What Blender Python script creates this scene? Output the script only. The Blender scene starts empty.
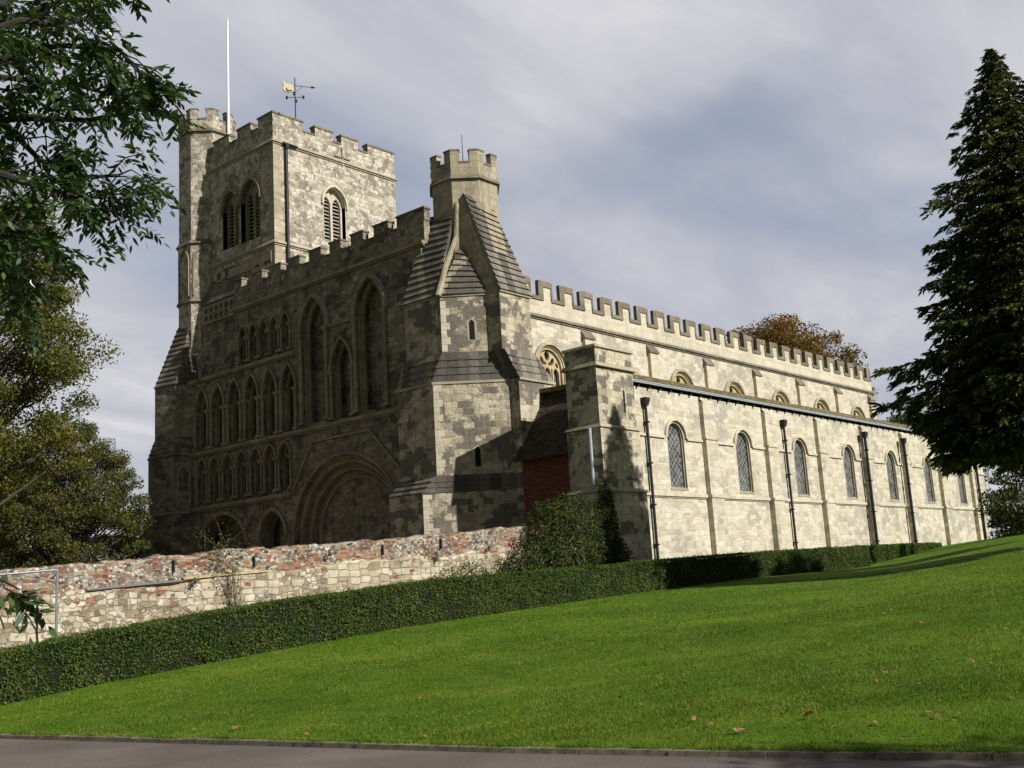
import bpy, bmesh, math, random
import numpy as np
from mathutils import Vector, Matrix, noise
from mathutils.geometry import tessellate_polygon
PI = math.pi
rnd = random.Random(7)
rng = np.random.default_rng(11)
scene = bpy.context.scene
COL = scene.collection

# ------------------------------------------------------------------ camera
F = 1086.0
PITCH = math.atan(205.6/F); ROLL = math.atan(.0592); AZ = math.radians(40.9)
CAM = Vector((0, 0, 1.6))
H = Vector((math.cos(AZ), math.sin(AZ), 0)); R0 = Vector((math.sin(AZ), -math.cos(AZ), 0)); UP = Vector((0, 0, 1))
FW = H*math.cos(PITCH) + UP*math.sin(PITCH)
U0 = UP*math.cos(PITCH) - H*math.sin(PITCH)
RT = R0*math.cos(ROLL) - U0*math.sin(ROLL)
UV = U0*math.cos(ROLL) + R0*math.sin(ROLL)
cd = bpy.data.cameras.new('camera'); cam = bpy.data.objects.new('camera', cd); COL.objects.link(cam)
m = Matrix(((RT.x, UV.x, -FW.x, CAM.x), (RT.y, UV.y, -FW.y, CAM.y), (RT.z, UV.z, -FW.z, CAM.z), (0, 0, 0, 1)))
cam.matrix_world = m
cd.sensor_width = 36; cd.lens = F/1024*36; cd.clip_start = .1; cd.clip_end = 6000
scene.camera = cam
scene.render.resolution_x = 1024; scene.render.resolution_y = 768

def pray(x, y):
    return (FW*F + RT*(x-512) - UV*(y-384)).normalized()
def dep(x, y, D):
    "world point seen at a pixel of the survey photo, D metres ahead"
    d = pray(x, y); return CAM + d*(D/d.dot(H))

# ------------------------------------------------------------------ light
EL = math.radians(32)
SUN = Vector((.07*math.cos(EL), -math.cos(EL), math.sin(EL))).normalized()
sd = bpy.data.lights.new('sun', 'SUN'); sd.energy = 5.0; sd.angle = math.radians(.55); sd.color = (1, .955, .89)
so = bpy.data.objects.new('sun', sd); COL.objects.link(so)
so.rotation_euler = (-SUN).to_track_quat('-Z', 'Y').to_euler(); so.location = (20, -40, 50)
scene.view_settings.view_transform = 'Standard'; scene.view_settings.look = 'None'
scene.view_settings.exposure = 0.2; scene.view_settings.gamma = 1; scene.view_settings.use_curve_mapping = False

w = bpy.data.worlds.new('World'); scene.world = w; w.use_nodes = True
nt = w.node_tree; nt.nodes.clear(); N = nt.nodes.new; L = nt.links.new
def mth(nt, op, a, b=None, c=None, clamp=False):
    n = nt.nodes.new('ShaderNodeMath'); n.operation = op; n.use_clamp = clamp
    for i, v in enumerate((a, b, c)):
        if v is None: continue
        if isinstance(v, (int, float)): n.inputs[i].default_value = v
        else: nt.links.new(v, n.inputs[i])
    return n.outputs[0]
def ramp(nt, fac, stops, interp='LINEAR'):
    n = nt.nodes.new('ShaderNodeValToRGB'); n.color_ramp.interpolation = interp
    e = n.color_ramp.elements
    while len(e) < len(stops): e.new(.5)
    for k, (p, c) in enumerate(stops):
        e[k].position = p; e[k].color = (*c, 1) if not isinstance(c, (int, float)) else (c, c, c, 1)
    nt.links.new(fac, n.inputs[0]); return n.outputs[0]
def mixc(nt, fac, a, b, mode='MIX'):
    n = nt.nodes.new('ShaderNodeMix'); n.data_type = 'RGBA'; n.blend_type = mode
    if isinstance(fac, (int, float)): n.inputs[0].default_value = fac
    else: nt.links.new(fac, n.inputs[0])
    for i, v in ((6, a), (7, b)):
        if isinstance(v, tuple): n.inputs[i].default_value = (*v, 1)
        else: nt.links.new(v, n.inputs[i])
    return n.outputs[2]
def noisen(nt, vec, scale, detail=4, rough=.55, lac=2.0, dist=0):
    n = nt.nodes.new('ShaderNodeTexNoise'); n.inputs['Scale'].default_value = scale
    n.inputs['Detail'].default_value = detail; n.inputs['Roughness'].default_value = rough
    n.inputs['Distortion'].default_value = dist
    if vec is not None: nt.links.new(vec, n.inputs['Vector'])
    return n.outputs['Fac']

sky = N('ShaderNodeTexSky'); sky.sky_type = 'NISHITA'; sky.sun_disc = False
sky.sun_elevation = EL; sky.sun_rotation = math.radians(176); sky.air_density = 1; sky.dust_density = 1.0
tc = N('ShaderNodeTexCoord'); mp = N('ShaderNodeMapping')
# cloud sheet: direction projected onto a high layer so that clouds flatten towards the horizon
sep = N('ShaderNodeSeparateXYZ'); L(tc.outputs['Generated'], sep.inputs[0])
zz = mth(nt, 'ADD', mth(nt, 'MAXIMUM', sep.outputs[2], 0.0), .22)
comb = N('ShaderNodeCombineXYZ')
L(mth(nt, 'DIVIDE', sep.outputs[0], zz), comb.inputs[0]); L(mth(nt, 'DIVIDE', sep.outputs[1], zz), comb.inputs[1])
n1 = noisen(nt, comb.outputs[0], 1.05, 5, .5, dist=.15)
n2 = noisen(nt, comb.outputs[0], .55, 3, .5)
mp.inputs['Rotation'].default_value = (0, 0, .5); mp.inputs['Scale'].default_value = (1.0, 2.6, 1.0); L(comb.outputs[0], mp.inputs[0])
n3 = noisen(nt, mp.outputs[0], 1.5, 7, .6, dist=.5)
cl = mth(nt, 'ADD', mth(nt, 'MULTIPLY', n1, .45), mth(nt, 'ADD', mth(nt, 'MULTIPLY', n2, .25), mth(nt, 'MULTIPLY', n3, .3)))
ccol = ramp(nt, cl, [(.36, (3.5, 3.75, 4.6)), (.44, (4.0, 4.15, 4.85)), (.50, (4.7, 4.8, 5.35)), (.56, (5.7, 5.7, 6.05)), (.63, (7.5, 7.4, 7.5))])
cov = ramp(nt, mth(nt, 'ADD', mth(nt, 'MULTIPLY', n2, .5), mth(nt, 'MULTIPLY', n1, .5)), [(.36, .35), (.46, 1.0)])
skyc = mixc(nt, cov, mixc(nt, 1.0, sky.outputs[0], (1.0, 1.0, 1.0), 'MULTIPLY'), ccol)
# added dimming of the unseen sky overhead and behind, darkening the west front
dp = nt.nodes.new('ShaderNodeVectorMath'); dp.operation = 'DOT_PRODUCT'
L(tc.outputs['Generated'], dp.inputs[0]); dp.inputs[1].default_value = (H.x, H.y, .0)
fill_dim = ramp(nt, mth(nt, 'MULTIPLY_ADD', dp.outputs['Value'], .5, .5), [(.45, .32), (.80, 1.0)])
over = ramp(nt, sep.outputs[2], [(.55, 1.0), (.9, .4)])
skyc = mixc(nt, 1.0, mixc(nt, 1.0, skyc, fill_dim, 'MULTIPLY'), over, 'MULTIPLY')
bg = N('ShaderNodeBackground'); bg.inputs['Strength'].default_value = .1; L(skyc, bg.inputs['Color'])
wo = N('ShaderNodeOutputWorld'); L(bg.outputs[0], wo.inputs['Surface'])

# ------------------------------------------------------------------ materials
def newmat(name):
    mt = bpy.data.materials.new(name); mt.use_nodes = True; nt = mt.node_tree; nt.nodes.clear()
    o = nt.nodes.new('ShaderNodeOutputMaterial'); b = nt.nodes.new('ShaderNodeBsdfPrincipled')
    nt.links.new(b.outputs[0], o.inputs[0]); b.inputs['Roughness'].default_value = .9
    b.inputs['Specular IOR Level'].default_value = .25
    return mt, nt, b, o
def wallcoords(nt):
    g = nt.nodes.new('ShaderNodeNewGeometry')
    cr = nt.nodes.new('ShaderNodeVectorMath'); cr.operation = 'CROSS_PRODUCT'; cr.inputs[0].default_value = (0.0, 0.0, 1.0)
    nt.links.new(g.outputs['True Normal'], cr.inputs[1])
    nn = nt.nodes.new('ShaderNodeVectorMath'); nn.operation = 'NORMALIZE'; nt.links.new(cr.outputs[0], nn.inputs[0])
    d = nt.nodes.new('ShaderNodeVectorMath'); d.operation = 'DOT_PRODUCT'
    nt.links.new(nn.outputs[0], d.inputs[0]); nt.links.new(g.outputs['Position'], d.inputs[1])
    s = nt.nodes.new('ShaderNodeSeparateXYZ'); nt.links.new(g.outputs['Position'], s.inputs[0])
    return g.outputs['Position'], d.outputs['Value'], s.outputs[2], s
def bricknode(nt, u, v, bw, rh, mortar, off=.5, squash=1, jitter=.03, pos=None, jscale=2.5, msmooth=.15):
    if jitter:
        j = noisen(nt, pos, jscale, 2, .5)
        j2 = mth(nt, 'MULTIPLY', mth(nt, 'SUBTRACT', j, .5), jitter*2)
        v = mth(nt, 'ADD', v, j2); u = mth(nt, 'ADD', u, mth(nt, 'MULTIPLY', j2, 1.7))
    c = nt.nodes.new('ShaderNodeCombineXYZ'); nt.links.new(u, c.inputs[0]); nt.links.new(v, c.inputs[1])
    b = nt.nodes.new('ShaderNodeTexBrick'); nt.links.new(c.outputs[0], b.inputs['Vector'])
    b.offset = off; b.squash = squash; b.squash_frequency = 3
    b.inputs['Color1'].default_value = (0, 0, 0, 1); b.inputs['Color2'].default_value = (1, 1, 1, 1); b.inputs['Mortar'].default_value = (.5, .5, .5, 1)
    b.inputs['Scale'].default_value = 1; b.inputs['Mortar Size'].default_value = mortar; b.inputs['Mortar Smooth'].default_value = msmooth
    b.inputs['Bias'].default_value = 0; b.inputs['Brick Width'].default_value = bw; b.inputs['Row Height'].default_value = rh
    return b.outputs['Color'], b.outputs['Fac']
def bump(nt, b, h, strength, dist):
    n = nt.nodes.new('ShaderNodeBump'); n.inputs['Strength'].default_value = strength; n.inputs['Distance'].default_value = dist
    nt.links.new(h, n.inputs['Height']); nt.links.new(n.outputs[0], b.inputs['Normal'])

def cells(nt, u, v, su, sv, pos, jit=.05, rnd_=.85):
    "irregular blocks: voronoi cells stretched along the wall; returns colour triple and joint mask"
    j = mth(nt, 'MULTIPLY', mth(nt, 'SUBTRACT', noisen(nt, pos, 3, 2, .5), .5), jit)
    c = nt.nodes.new('ShaderNodeCombineXYZ'); nt.links.new(mth(nt, 'MULTIPLY', mth(nt, 'ADD', u, j), su), c.inputs[0]); nt.links.new(mth(nt, 'MULTIPLY', mth(nt, 'ADD', v, j), sv), c.inputs[1])
    a = nt.nodes.new('ShaderNodeTexVoronoi'); a.inputs['Scale'].default_value = 1; a.inputs['Randomness'].default_value = rnd_; a.distance = 'CHEBYCHEV'; nt.links.new(c.outputs[0], a.inputs['Vector'])
    a2 = nt.nodes.new('ShaderNodeTexVoronoi'); a2.feature = 'F2'; a2.inputs['Scale'].default_value = 1; a2.inputs['Randomness'].default_value = rnd_; a2.distance = 'CHEBYCHEV'; nt.links.new(c.outputs[0], a2.inputs['Vector'])
    g = mth(nt, 'SUBTRACT', a2.outputs['Distance'], a.outputs['Distance'])
    sc = nt.nodes.new('ShaderNodeSeparateColor'); nt.links.new(a.outputs['Color'], sc.inputs[0])
    return sc.outputs[0], sc.outputs[1], sc.outputs[2], ramp(nt, g, [(.03, 1.0), (.11, 0.0)])
def stone(name, stops, mort, bw=.55, rh=.27, contrast=.75, patch=(0, 0, 0), patchamt=0, patchscale=.8, stain=.25, msize=.012, jitter=.03, bmp=.5, streak=.3, rub=0, fleck=.12):
    """ashlar / rubble: each block has its own tone, blocks cluster, mortar lines, weather stains"""
    mt, nt, b, o = newmat(name)
    pos, u, v, s = wallcoords(nt)
    c1, f1 = bricknode(nt, u, v, bw, rh, msize, pos=pos, jitter=jitter)
    c2, f2 = bricknode(nt, mth(nt, 'ADD', u, .37), v, bw*1.9, rh, 0.0, off=.37, pos=pos, jitter=jitter)
    sx = nt.nodes.new('ShaderNodeSeparateColor'); nt.links.new(c1, sx.inputs[0])
    sy = nt.nodes.new('ShaderNodeSeparateColor'); nt.links.new(c2, sy.inputs[0])
    lo = noisen(nt, pos, .45, 4, .6); hi = noisen(nt, pos, 5.0, 5, .65); vh = noisen(nt, pos, 30, 3, .6)
    t = mth(nt, 'ADD', mth(nt, 'MULTIPLY', mth(nt, 'MULTIPLY_ADD', sx.outputs[0], .6, mth(nt, 'MULTIPLY', sy.outputs[0], .4)), contrast),
            mth(nt, 'MULTIPLY', mth(nt, 'ADD', lo, mth(nt, 'MULTIPLY', mth(nt, 'SUBTRACT', hi, .5), .8)), 1-contrast*.6))
    if rub:
        r_, g_, b__, rj_ = cells(nt, u, v, 1/bw, 1/rh, pos, .12, .8)
        t = mth(nt, 'ADD', mth(nt, 'MULTIPLY', t, 1-rub), mth(nt, 'MULTIPLY', r_, rub)); f1 = mixc(nt, rub, f1, rj_)
    col = ramp(nt, t, stops)
    if patchamt:
        pf = mth(nt, 'ADD', noisen(nt, pos, patchscale, 4, .6, dist=.4), mth(nt, 'MULTIPLY', mth(nt, 'SUBTRACT', sx.outputs[0], .5), .22))
        pm = ramp(nt, pf, [(.5-.02+.12*(1-patchamt), 0.0), (.5+.03+.12*(1-patchamt), 1.0)])
        pcol = mixc(nt, ramp(nt, hi, [(.3, 0.0), (.7, 1.0)]), tuple(k*.8 for k in patch), tuple(min(1, k*1.2) for k in patch))
        col = mixc(nt, pm, col, pcol)
        f1 = mth(nt, 'MULTIPLY', f1, mth(nt, 'SUBTRACT', 1.0, mth(nt, 'MULTIPLY', pm, .8)))
    col = mixc(nt, mth(nt, 'MULTIPLY', f1, .8), col, mort)
    st = ramp(nt, noisen(nt, pos, .9, 6, .7, dist=.6), [(.42, 1.0), (.62, 1-stain), (.8, 1-stain*1.6)])
    col = mixc(nt, 1.0, col, st, 'MULTIPLY')
    # rain streaks: noise squeezed along the vertical
    mpn = nt.nodes.new('ShaderNodeMapping'); mpn.inputs['Scale'].default_value = (3.2, 3.2, .22); nt.links.new(pos, mpn.inputs[0])
    sk = ramp(nt, noisen(nt, mpn.outputs[0], 1.0, 4, .6), [(.5, 1.0), (.75, 1-streak)])
    col = mixc(nt, 1.0, col, sk, 'MULTIPLY')
    gr = ramp(nt, noisen(nt, pos, 11, 3, .7), [(.36, 1-fleck), (.5, 1.0), (.62, 1+fleck*.25)])
    col = mixc(nt, 1.0, col, gr, 'MULTIPLY'); gr = ramp(nt, vh, [(.3, .86), (.6, 1.04)])
    col = mixc(nt, 1.0, col, gr, 'MULTIPLY')
    nt.links.new(col, b.inputs['Base Color']); b.inputs['Roughness'].default_value = .95
    hgt = mth(nt, 'ADD', mth(nt, 'MULTIPLY', f1, -1.0), mth(nt, 'ADD', mth(nt, 'MULTIPLY', hi, 1.1), mth(nt, 'MULTIPLY', sx.outputs[0], .5)))
    bump(nt, b, hgt, bmp, .035)
    return mt
M = {}
cream = (.56, .49, .34)
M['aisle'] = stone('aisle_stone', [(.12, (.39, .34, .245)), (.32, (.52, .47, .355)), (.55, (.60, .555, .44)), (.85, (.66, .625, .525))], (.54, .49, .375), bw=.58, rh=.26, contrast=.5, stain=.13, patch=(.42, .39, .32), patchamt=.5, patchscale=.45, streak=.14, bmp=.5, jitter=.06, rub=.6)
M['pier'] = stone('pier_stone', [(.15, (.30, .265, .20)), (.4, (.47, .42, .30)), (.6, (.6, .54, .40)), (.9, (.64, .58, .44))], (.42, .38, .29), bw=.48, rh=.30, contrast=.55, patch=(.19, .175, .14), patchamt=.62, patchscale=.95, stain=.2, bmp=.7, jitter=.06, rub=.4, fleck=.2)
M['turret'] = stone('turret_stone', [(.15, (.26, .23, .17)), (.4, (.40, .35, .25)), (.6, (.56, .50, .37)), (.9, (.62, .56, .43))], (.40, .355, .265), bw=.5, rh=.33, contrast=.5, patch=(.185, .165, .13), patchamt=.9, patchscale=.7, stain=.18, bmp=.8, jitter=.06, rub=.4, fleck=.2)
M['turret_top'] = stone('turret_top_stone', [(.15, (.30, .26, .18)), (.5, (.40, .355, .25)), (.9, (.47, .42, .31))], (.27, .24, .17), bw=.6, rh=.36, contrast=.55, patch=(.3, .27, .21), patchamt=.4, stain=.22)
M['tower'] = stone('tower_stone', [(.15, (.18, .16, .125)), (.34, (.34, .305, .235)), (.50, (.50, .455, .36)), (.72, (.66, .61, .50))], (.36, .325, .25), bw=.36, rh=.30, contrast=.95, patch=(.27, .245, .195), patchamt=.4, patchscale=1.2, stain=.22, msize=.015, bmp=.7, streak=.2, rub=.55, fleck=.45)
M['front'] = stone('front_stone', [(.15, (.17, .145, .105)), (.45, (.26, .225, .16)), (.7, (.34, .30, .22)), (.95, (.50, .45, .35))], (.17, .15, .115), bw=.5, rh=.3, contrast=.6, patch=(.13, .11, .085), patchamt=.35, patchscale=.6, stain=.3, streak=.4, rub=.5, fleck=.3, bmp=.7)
M['front_trim'] = stone('front_trim_stone', [(.15, (.20, .17, .115)), (.5, (.30, .26, .18)), (.9, (.40, .35, .25))], (.15, .13, .10), bw=.5, rh=.4, contrast=.5, stain=.3, msize=.006, jitter=0, streak=.3)
M['dressing'] = stone('dressing_stone', [(.2, (.30, .26, .18)), (.6, (.40, .36, .26)), (.9, (.5, .45, .33))], (.28, .25, .18), bw=.7, rh=.42, contrast=.5, stain=.2, msize=.006, jitter=0, streak=.15)
M['pale_dressing'] = stone('pale_dressing_stone', [(.2, (.47, .42, .32)), (.6, (.58, .53, .41)), (.9, (.66, .61, .49))], (.4, .35, .25), bw=.7, rh=.42, contrast=.5, stain=.15, msize=.008, jitter=.01, streak=.15)
M['coping'] = stone('coping_stone', [(.2, (.15, .13, .10)), (.6, (.22, .19, .14)), (.9, (.30, .265, .20))], (.12, .10, .08), bw=.8, rh=.5, contrast=.5, stain=.3, msize=.006, jitter=0, streak=.2)
M['gold_stone'] = stone('tracery_stone', [(.2, (.38, .30, .17)), (.6, (.5, .41, .25)), (.9, (.58, .49, .32))], (.3, .25, .16), bw=.6, rh=.5, contrast=.4, stain=.25, msize=.004, jitter=0)
M['flush'] = stone('flushwork_stone', [(.3, (.07, .065, .05)), (.5, (.16, .14, .10)), (.62, (.42, .37, .26))], (.09, .08, .06), bw=.42, rh=.42, contrast=1.0, stain=.2)

def tiles(name, stops, rh=.22, bw=.3):
    mt, nt, b, o = newmat(name)
    pos, u, v, s = wallcoords(nt)
    c1, f1 = bricknode(nt, u, v, bw, rh, .012, pos=pos, jitter=.012)
    sx = nt.nodes.new('ShaderNodeSeparateColor'); nt.links.new(c1, sx.inputs[0])
    hi = noisen(nt, pos, 3.0, 6, .7)
    t = mth(nt, 'ADD', mth(nt, 'MULTIPLY', sx.outputs[0], .5), mth(nt, 'MULTIPLY', hi, .5))
    col = mixc(nt, mth(nt, 'MULTIPLY', f1, .8), ramp(nt, t, stops), tuple(k*.4 for k in stops[0][1]))
    nt.links.new(col, b.inputs['Base Color'])
    bump(nt, b, mth(nt, 'ADD', mth(nt, 'MULTIPLY', f1, -1.0), mth(nt, 'MULTIPLY', hi, 1.0)), .6, .03)
    return mt
M['stone_slate'] = tiles('stone_slates', [(.25, (.075, .07, .06)), (.45, (.125, .115, .098)), (.62, (.18, .165, .138)), (.8, (.34, .29, .2))], rh=9, bw=.5)
M['clay_tile'] = tiles('dark_clay_tiles', [(.25, (.035, .028, .024)), (.5, (.06, .045, .036)), (.8, (.10, .075, .06))], rh=.12, bw=.2)
M['moss_tile'] = tiles('mossy_tile_edge', [(.25, (.12, .10, .05)), (.5, (.18, .155, .085)), (.8, (.25, .22, .13))], rh=.1, bw=.25)

def wallmix(name, upper):
    mt, nt, b, o = newmat(name)
    pos, u, v, s = wallcoords(nt); u = s.outputs[0]
    hi = noisen(nt, pos, 7, 6, .7); mid = noisen(nt, pos, 1.1, 5, .65, dist=.5); lo = noisen(nt, pos, .42, 3, .6)
    br, bg_, bb, bj = cells(nt, u, v, 4.8, 14, pos, .06, .5)
    fr, fg, fb, fj = cells(nt, u, v, 9.5, 12.5, pos, .05, 1.0)
    brick = ramp(nt, mth(nt, 'ADD', mth(nt, 'MULTIPLY', br, .75), mth(nt, 'MULTIPLY', hi, .25)), [(.12, (.15, .06, .04)), (.35, (.25, .115, .07)), (.55, (.36, .18, .11)), (.72, (.30, .22, .155)), (.95, (.47, .39, .29))])
    brick = mixc(nt, mth(nt, 'MULTIPLY', bj, .7), brick, (.36, .30, .22))
    flint = ramp(nt, fr, [(0.0, (.05, .045, .04)), (.22, (.15, .13, .105)), (.42, (.30, .265, .21)), (.7, (.46, .42, .345)), (1.0, (.62, .585, .51))])
    flint = mixc(nt, mth(nt, 'MULTIPLY', fj, .75), flint, (.36, .31, .235))
    if upper:
        t = mth(nt, 'ADD', mid, mth(nt, 'MULTIPLY', mth(nt, 'SUBTRACT', bg_, .5), .22))
        col = mixc(nt, ramp(nt, t, [(.45, 0.0), (.49, 1.0)]), brick, flint); J = mixc(nt, ramp(nt, t, [(.45, 0.0), (.49, 1.0)]), bj, fj); hr = br
    else:
        ar, ag, ab, aj = cells(nt, u, v, 2.2, 4.6, pos, .08, .5)
        sr, sg, sb_, sj = cells(nt, u, v, 4.6, 7.0, pos, .1, .8)
        ash = ramp(nt, mth(nt, 'ADD', mth(nt, 'MULTIPLY', ar, .75), mth(nt, 'MULTIPLY', hi, .25)), [(.1, (.28, .225, .15)), (.3, (.40, .34, .235)), (.55, (.52, .46, .335)), (.9, (.64, .59, .47))])
        ash = mixc(nt, mth(nt, 'MULTIPLY', aj, .7), ash, (.30, .25, .175))
        sml = ramp(nt, mth(nt, 'ADD', mth(nt, 'MULTIPLY', sr, .8), mth(nt, 'MULTIPLY', hi, .2)), [(.1, (.20, .15, .10)), (.35, (.38, .32, .225)), (.6, (.51, .455, .345)), (.9, (.62, .58, .475))])
        sml = mixc(nt, mth(nt, 'MULTIPLY', sj, .85), sml, (.25, .2, .14))
        t = mth(nt, 'ADD', lo, mth(nt, 'MULTIPLY', mth(nt, 'SUBTRACT', ag, .5), .25)); m1 = ramp(nt, t, [(.50, 0.0), (.53, 1.0)])
        col = mixc(nt, m1, ash, sml); J = mixc(nt, m1, aj, sj)
        t2 = mth(nt, 'ADD', mid, mth(nt, 'MULTIPLY', mth(nt, 'SUBTRACT', sg, .5), .3)); m2 = ramp(nt, t2, [(.63, 0.0), (.66, 1.0)]); col = mixc(nt, m2, col, brick)
        t3 = mth(nt, 'ADD', noisen(nt, pos, 1.7, 4, .6), mth(nt, 'MULTIPLY', mth(nt, 'SUBTRACT', fg, .5), .15)); col = mixc(nt, ramp(nt, t3, [(.66, 0.0), (.69, .9)]), col, flint); hr = ar
    st = ramp(nt, noisen(nt, pos, .8, 6, .7, dist=.8), [(.38, 1.0), (.52, .88), (.72, .5)])
    col = mixc(nt, 1.0, col, st, 'MULTIPLY')
    mpn = nt.nodes.new('ShaderNodeMapping'); mpn.inputs['Scale'].default_value = (2.2, 2.2, .3); nt.links.new(pos, mpn.inputs[0])
    col = mixc(nt, 1.0, col, ramp(nt, noisen(nt, mpn.outputs[0], 1.0, 5, .65), [(.5, 1.0), (.72, .6)]), 'MULTIPLY')
    nt.links.new(col, b.inputs['Base Color'])
    bump(nt, b, mth(nt, 'ADD', mth(nt, 'MULTIPLY', J, -1.2), mth(nt, 'ADD', mth(nt, 'MULTIPLY', hi, .5), mth(nt, 'MULTIPLY', hr, .5))), .7, .04)
    return mt
M['wall_up'] = wallmix('brick_and_flint', True)
M['wall_low'] = wallmix('coursed_rubble', False)

def simple(name, col, rough=.6, metal=0, var=.15, scale=8):
    mt, nt, b, o = newmat(name)
    g = nt.nodes.new('ShaderNodeNewGeometry'); n = noisen(nt, g.outputs['Position'], scale, 4, .6)
    c = mixc(nt, n, tuple(k*(1-var*2) for k in col), tuple(min(1, k*(1+var*1.6)) for k in col))
    nt.links.new(c, b.inputs['Base Color']); b.inputs['Roughness'].default_value = rough; b.inputs['Metallic'].default_value = metal
    return mt
M['lead'] = simple('weathered_lead', (.38, .41, .44), .5, .0)
M['white_paint'] = simple('white_paint', (.8, .8, .8), .5, 0, .05)
M['black_iron'] = simple('black_iron', (.02, .019, .022), .5, 0)
M['louvre'] = simple('louvre_slats', (.30, .28, .24), .8)
M['void'] = simple('dark_interior', (.012, .012, .013), .9)
M['gold'] = simple('gilded_metal', (.52, .46, .28), .6, .0)
M['steel'] = simple('galvanised_steel', (.30, .31, .33), .45, .6)
M['bark'] = simple('grey_brown_bark', (.075, .06, .045), .95, 0, .3, 14)
M['grey_bark'] = simple('ash_bark', (.035, .032, .028), .95, 0, .3, 14)
M['red_brick'] = tiles('dark_red_brick', [(.2, (.13, .045, .03)), (.5, (.20, .07, .045)), (.85, (.26, .12, .08))], rh=.08, bw=.24)
mt, nt, b, o = newmat('leaded_glass'); pos, u, v, s = wallcoords(nt)
mpn = nt.nodes.new('ShaderNodeCombineXYZ')
L2 = nt.links.new
L2(mth(nt, 'ADD', u, v), mpn.inputs[0]); L2(mth(nt, 'SUBTRACT', u, v), mpn.inputs[1])
ch = nt.nodes.new('ShaderNodeTexBrick'); ch.offset = 0; L2(mpn.outputs[0], ch.inputs['Vector']); ch.inputs['Scale'].default_value = 1
ch.inputs['Brick Width'].default_value = .33; ch.inputs['Row Height'].default_value = .33; ch.inputs['Mortar Size'].default_value = .018
ch.inputs['Color1'].default_value = (.06, .065, .065, 1); ch.inputs['Color2'].default_value = (.13, .135, .13, 1); ch.inputs['Mortar'].default_value = (.36, .36, .35, 1)
L2(mixc(nt, 1.0, ch.outputs['Color'], ramp(nt, noisen(nt, pos, 2.6, 4, .7), [(.35, .45), (.65, 1.25)]), 'MULTIPLY'), b.inputs['Base Color']); bump(nt, b, noisen(nt, pos, 9, 2, .5), .4, .02); b.inputs['Roughness'].default_value = .35; M['glass'] = mt

def leafmat(name, cols, scale=.8, trans=.35, rough=.5, spec=.35):
    mt, nt, b, o = newmat(name)
    g = nt.nodes.new('ShaderNodeNewGeometry')
    lo = noisen(nt, g.outputs['Position'], scale, 3, .6)
    t = mth(nt, 'ADD', mth(nt, 'MULTIPLY', lo, .6), mth(nt, 'MULTIPLY', g.outputs['Random Per Island'], .4))
    c = ramp(nt, t, cols)
    nt.links.new(c, b.inputs['Base Color']); b.inputs['Roughness'].default_value = rough; b.inputs['Specular IOR Level'].default_value = spec
    tr = nt.nodes.new('ShaderNodeBsdfTranslucent'); nt.links.new(mixc(nt, 1.0, c, (1.2, 1.3, .6), 'MULTIPLY'), tr.inputs['Color'])
    mx = nt.nodes.new('ShaderNodeMixShader'); mx.inputs[0].default_value = trans
    nt.links.new(b.outputs[0], mx.inputs[1]); nt.links.new(tr.outputs[0], mx.inputs[2]); nt.links.new(mx.outputs[0], o.inputs[0])
    return mt
M['ash_leaf'] = leafmat('ash_leaves', [(.2, (.015, .034, .010)), (.45, (.036, .070, .018)), (.65, (.065, .11, .032)), (.9, (.13, .15, .04))], 1.5, .25, .35, .6)
M['autumn_leaf'] = leafmat('yellowing_leaves', [(.2, (.035, .052, .010)), (.42, (.075, .095, .016)), (.58, (.14, .14, .024)), (.8, (.24, .16, .03))], .45, .35)
M['bronze_leaf'] = leafmat('bronze_green_leaves', [(.2, (.03, .042, .010)), (.42, (.06, .075, .016)), (.6, (.10, .105, .022)), (.8, (.18, .13, .028))], .6, .3)
M['rust_leaf'] = leafmat('rusty_leaves', [(.3, (.05, .065, .015)), (.45, (.10, .09, .02)), (.55, (.20, .10, .022)), (.75, (.34, .13, .03))], .18, .35)
M['conifer_leaf'] = leafmat('conifer_sprays', [(.25, (.013, .022, .008)), (.42, (.027, .042, .011)), (.55, (.060, .076, .016)), (.70, (.15, .15, .028))], .9, .15, .6, .15)
M['hedge_leaf'] = leafmat('hedge_leaves', [(.25, (.026, .048, .010)), (.42, (.048, .085, .016)), (.58, (.085, .125, .024)), (.8, (.17, .17, .04))], 1.1, .25, .6, .15)
M['bush_leaf'] = leafmat('bush_leaves', [(.25, (.010, .018, .005)), (.42, (.022, .040, .009)), (.58, (.055, .075, .015)), (.75, (.12, .11, .026))], 1.3, .2, .6, .15)
M['ivy_leaf'] = leafmat('wall_plant_leaves', [(.2, (.05, .07, .02)), (.5, (.10, .13, .035)), (.8, (.17, .19, .06))], 2, .3)
M['brown_leaf'] = leafmat('dry_leaf', [(.1, (.12, .06, .03)), (.5, (.28, .15, .07)), (.9, (.5, .36, .18))], 3, .2)
M['grass_blade'] = leafmat('grass_blades', [(.25, (.042, .088, .006)), (.45, (.078, .146, .009)), (.57, (.125, .198, .014)), (.70, (.25, .26, .06))], .9, .3, .6, .15)
M['core'] = simple('twiggy_shade', (.012, .014, .006), 1, 0, .2, 5)

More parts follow.
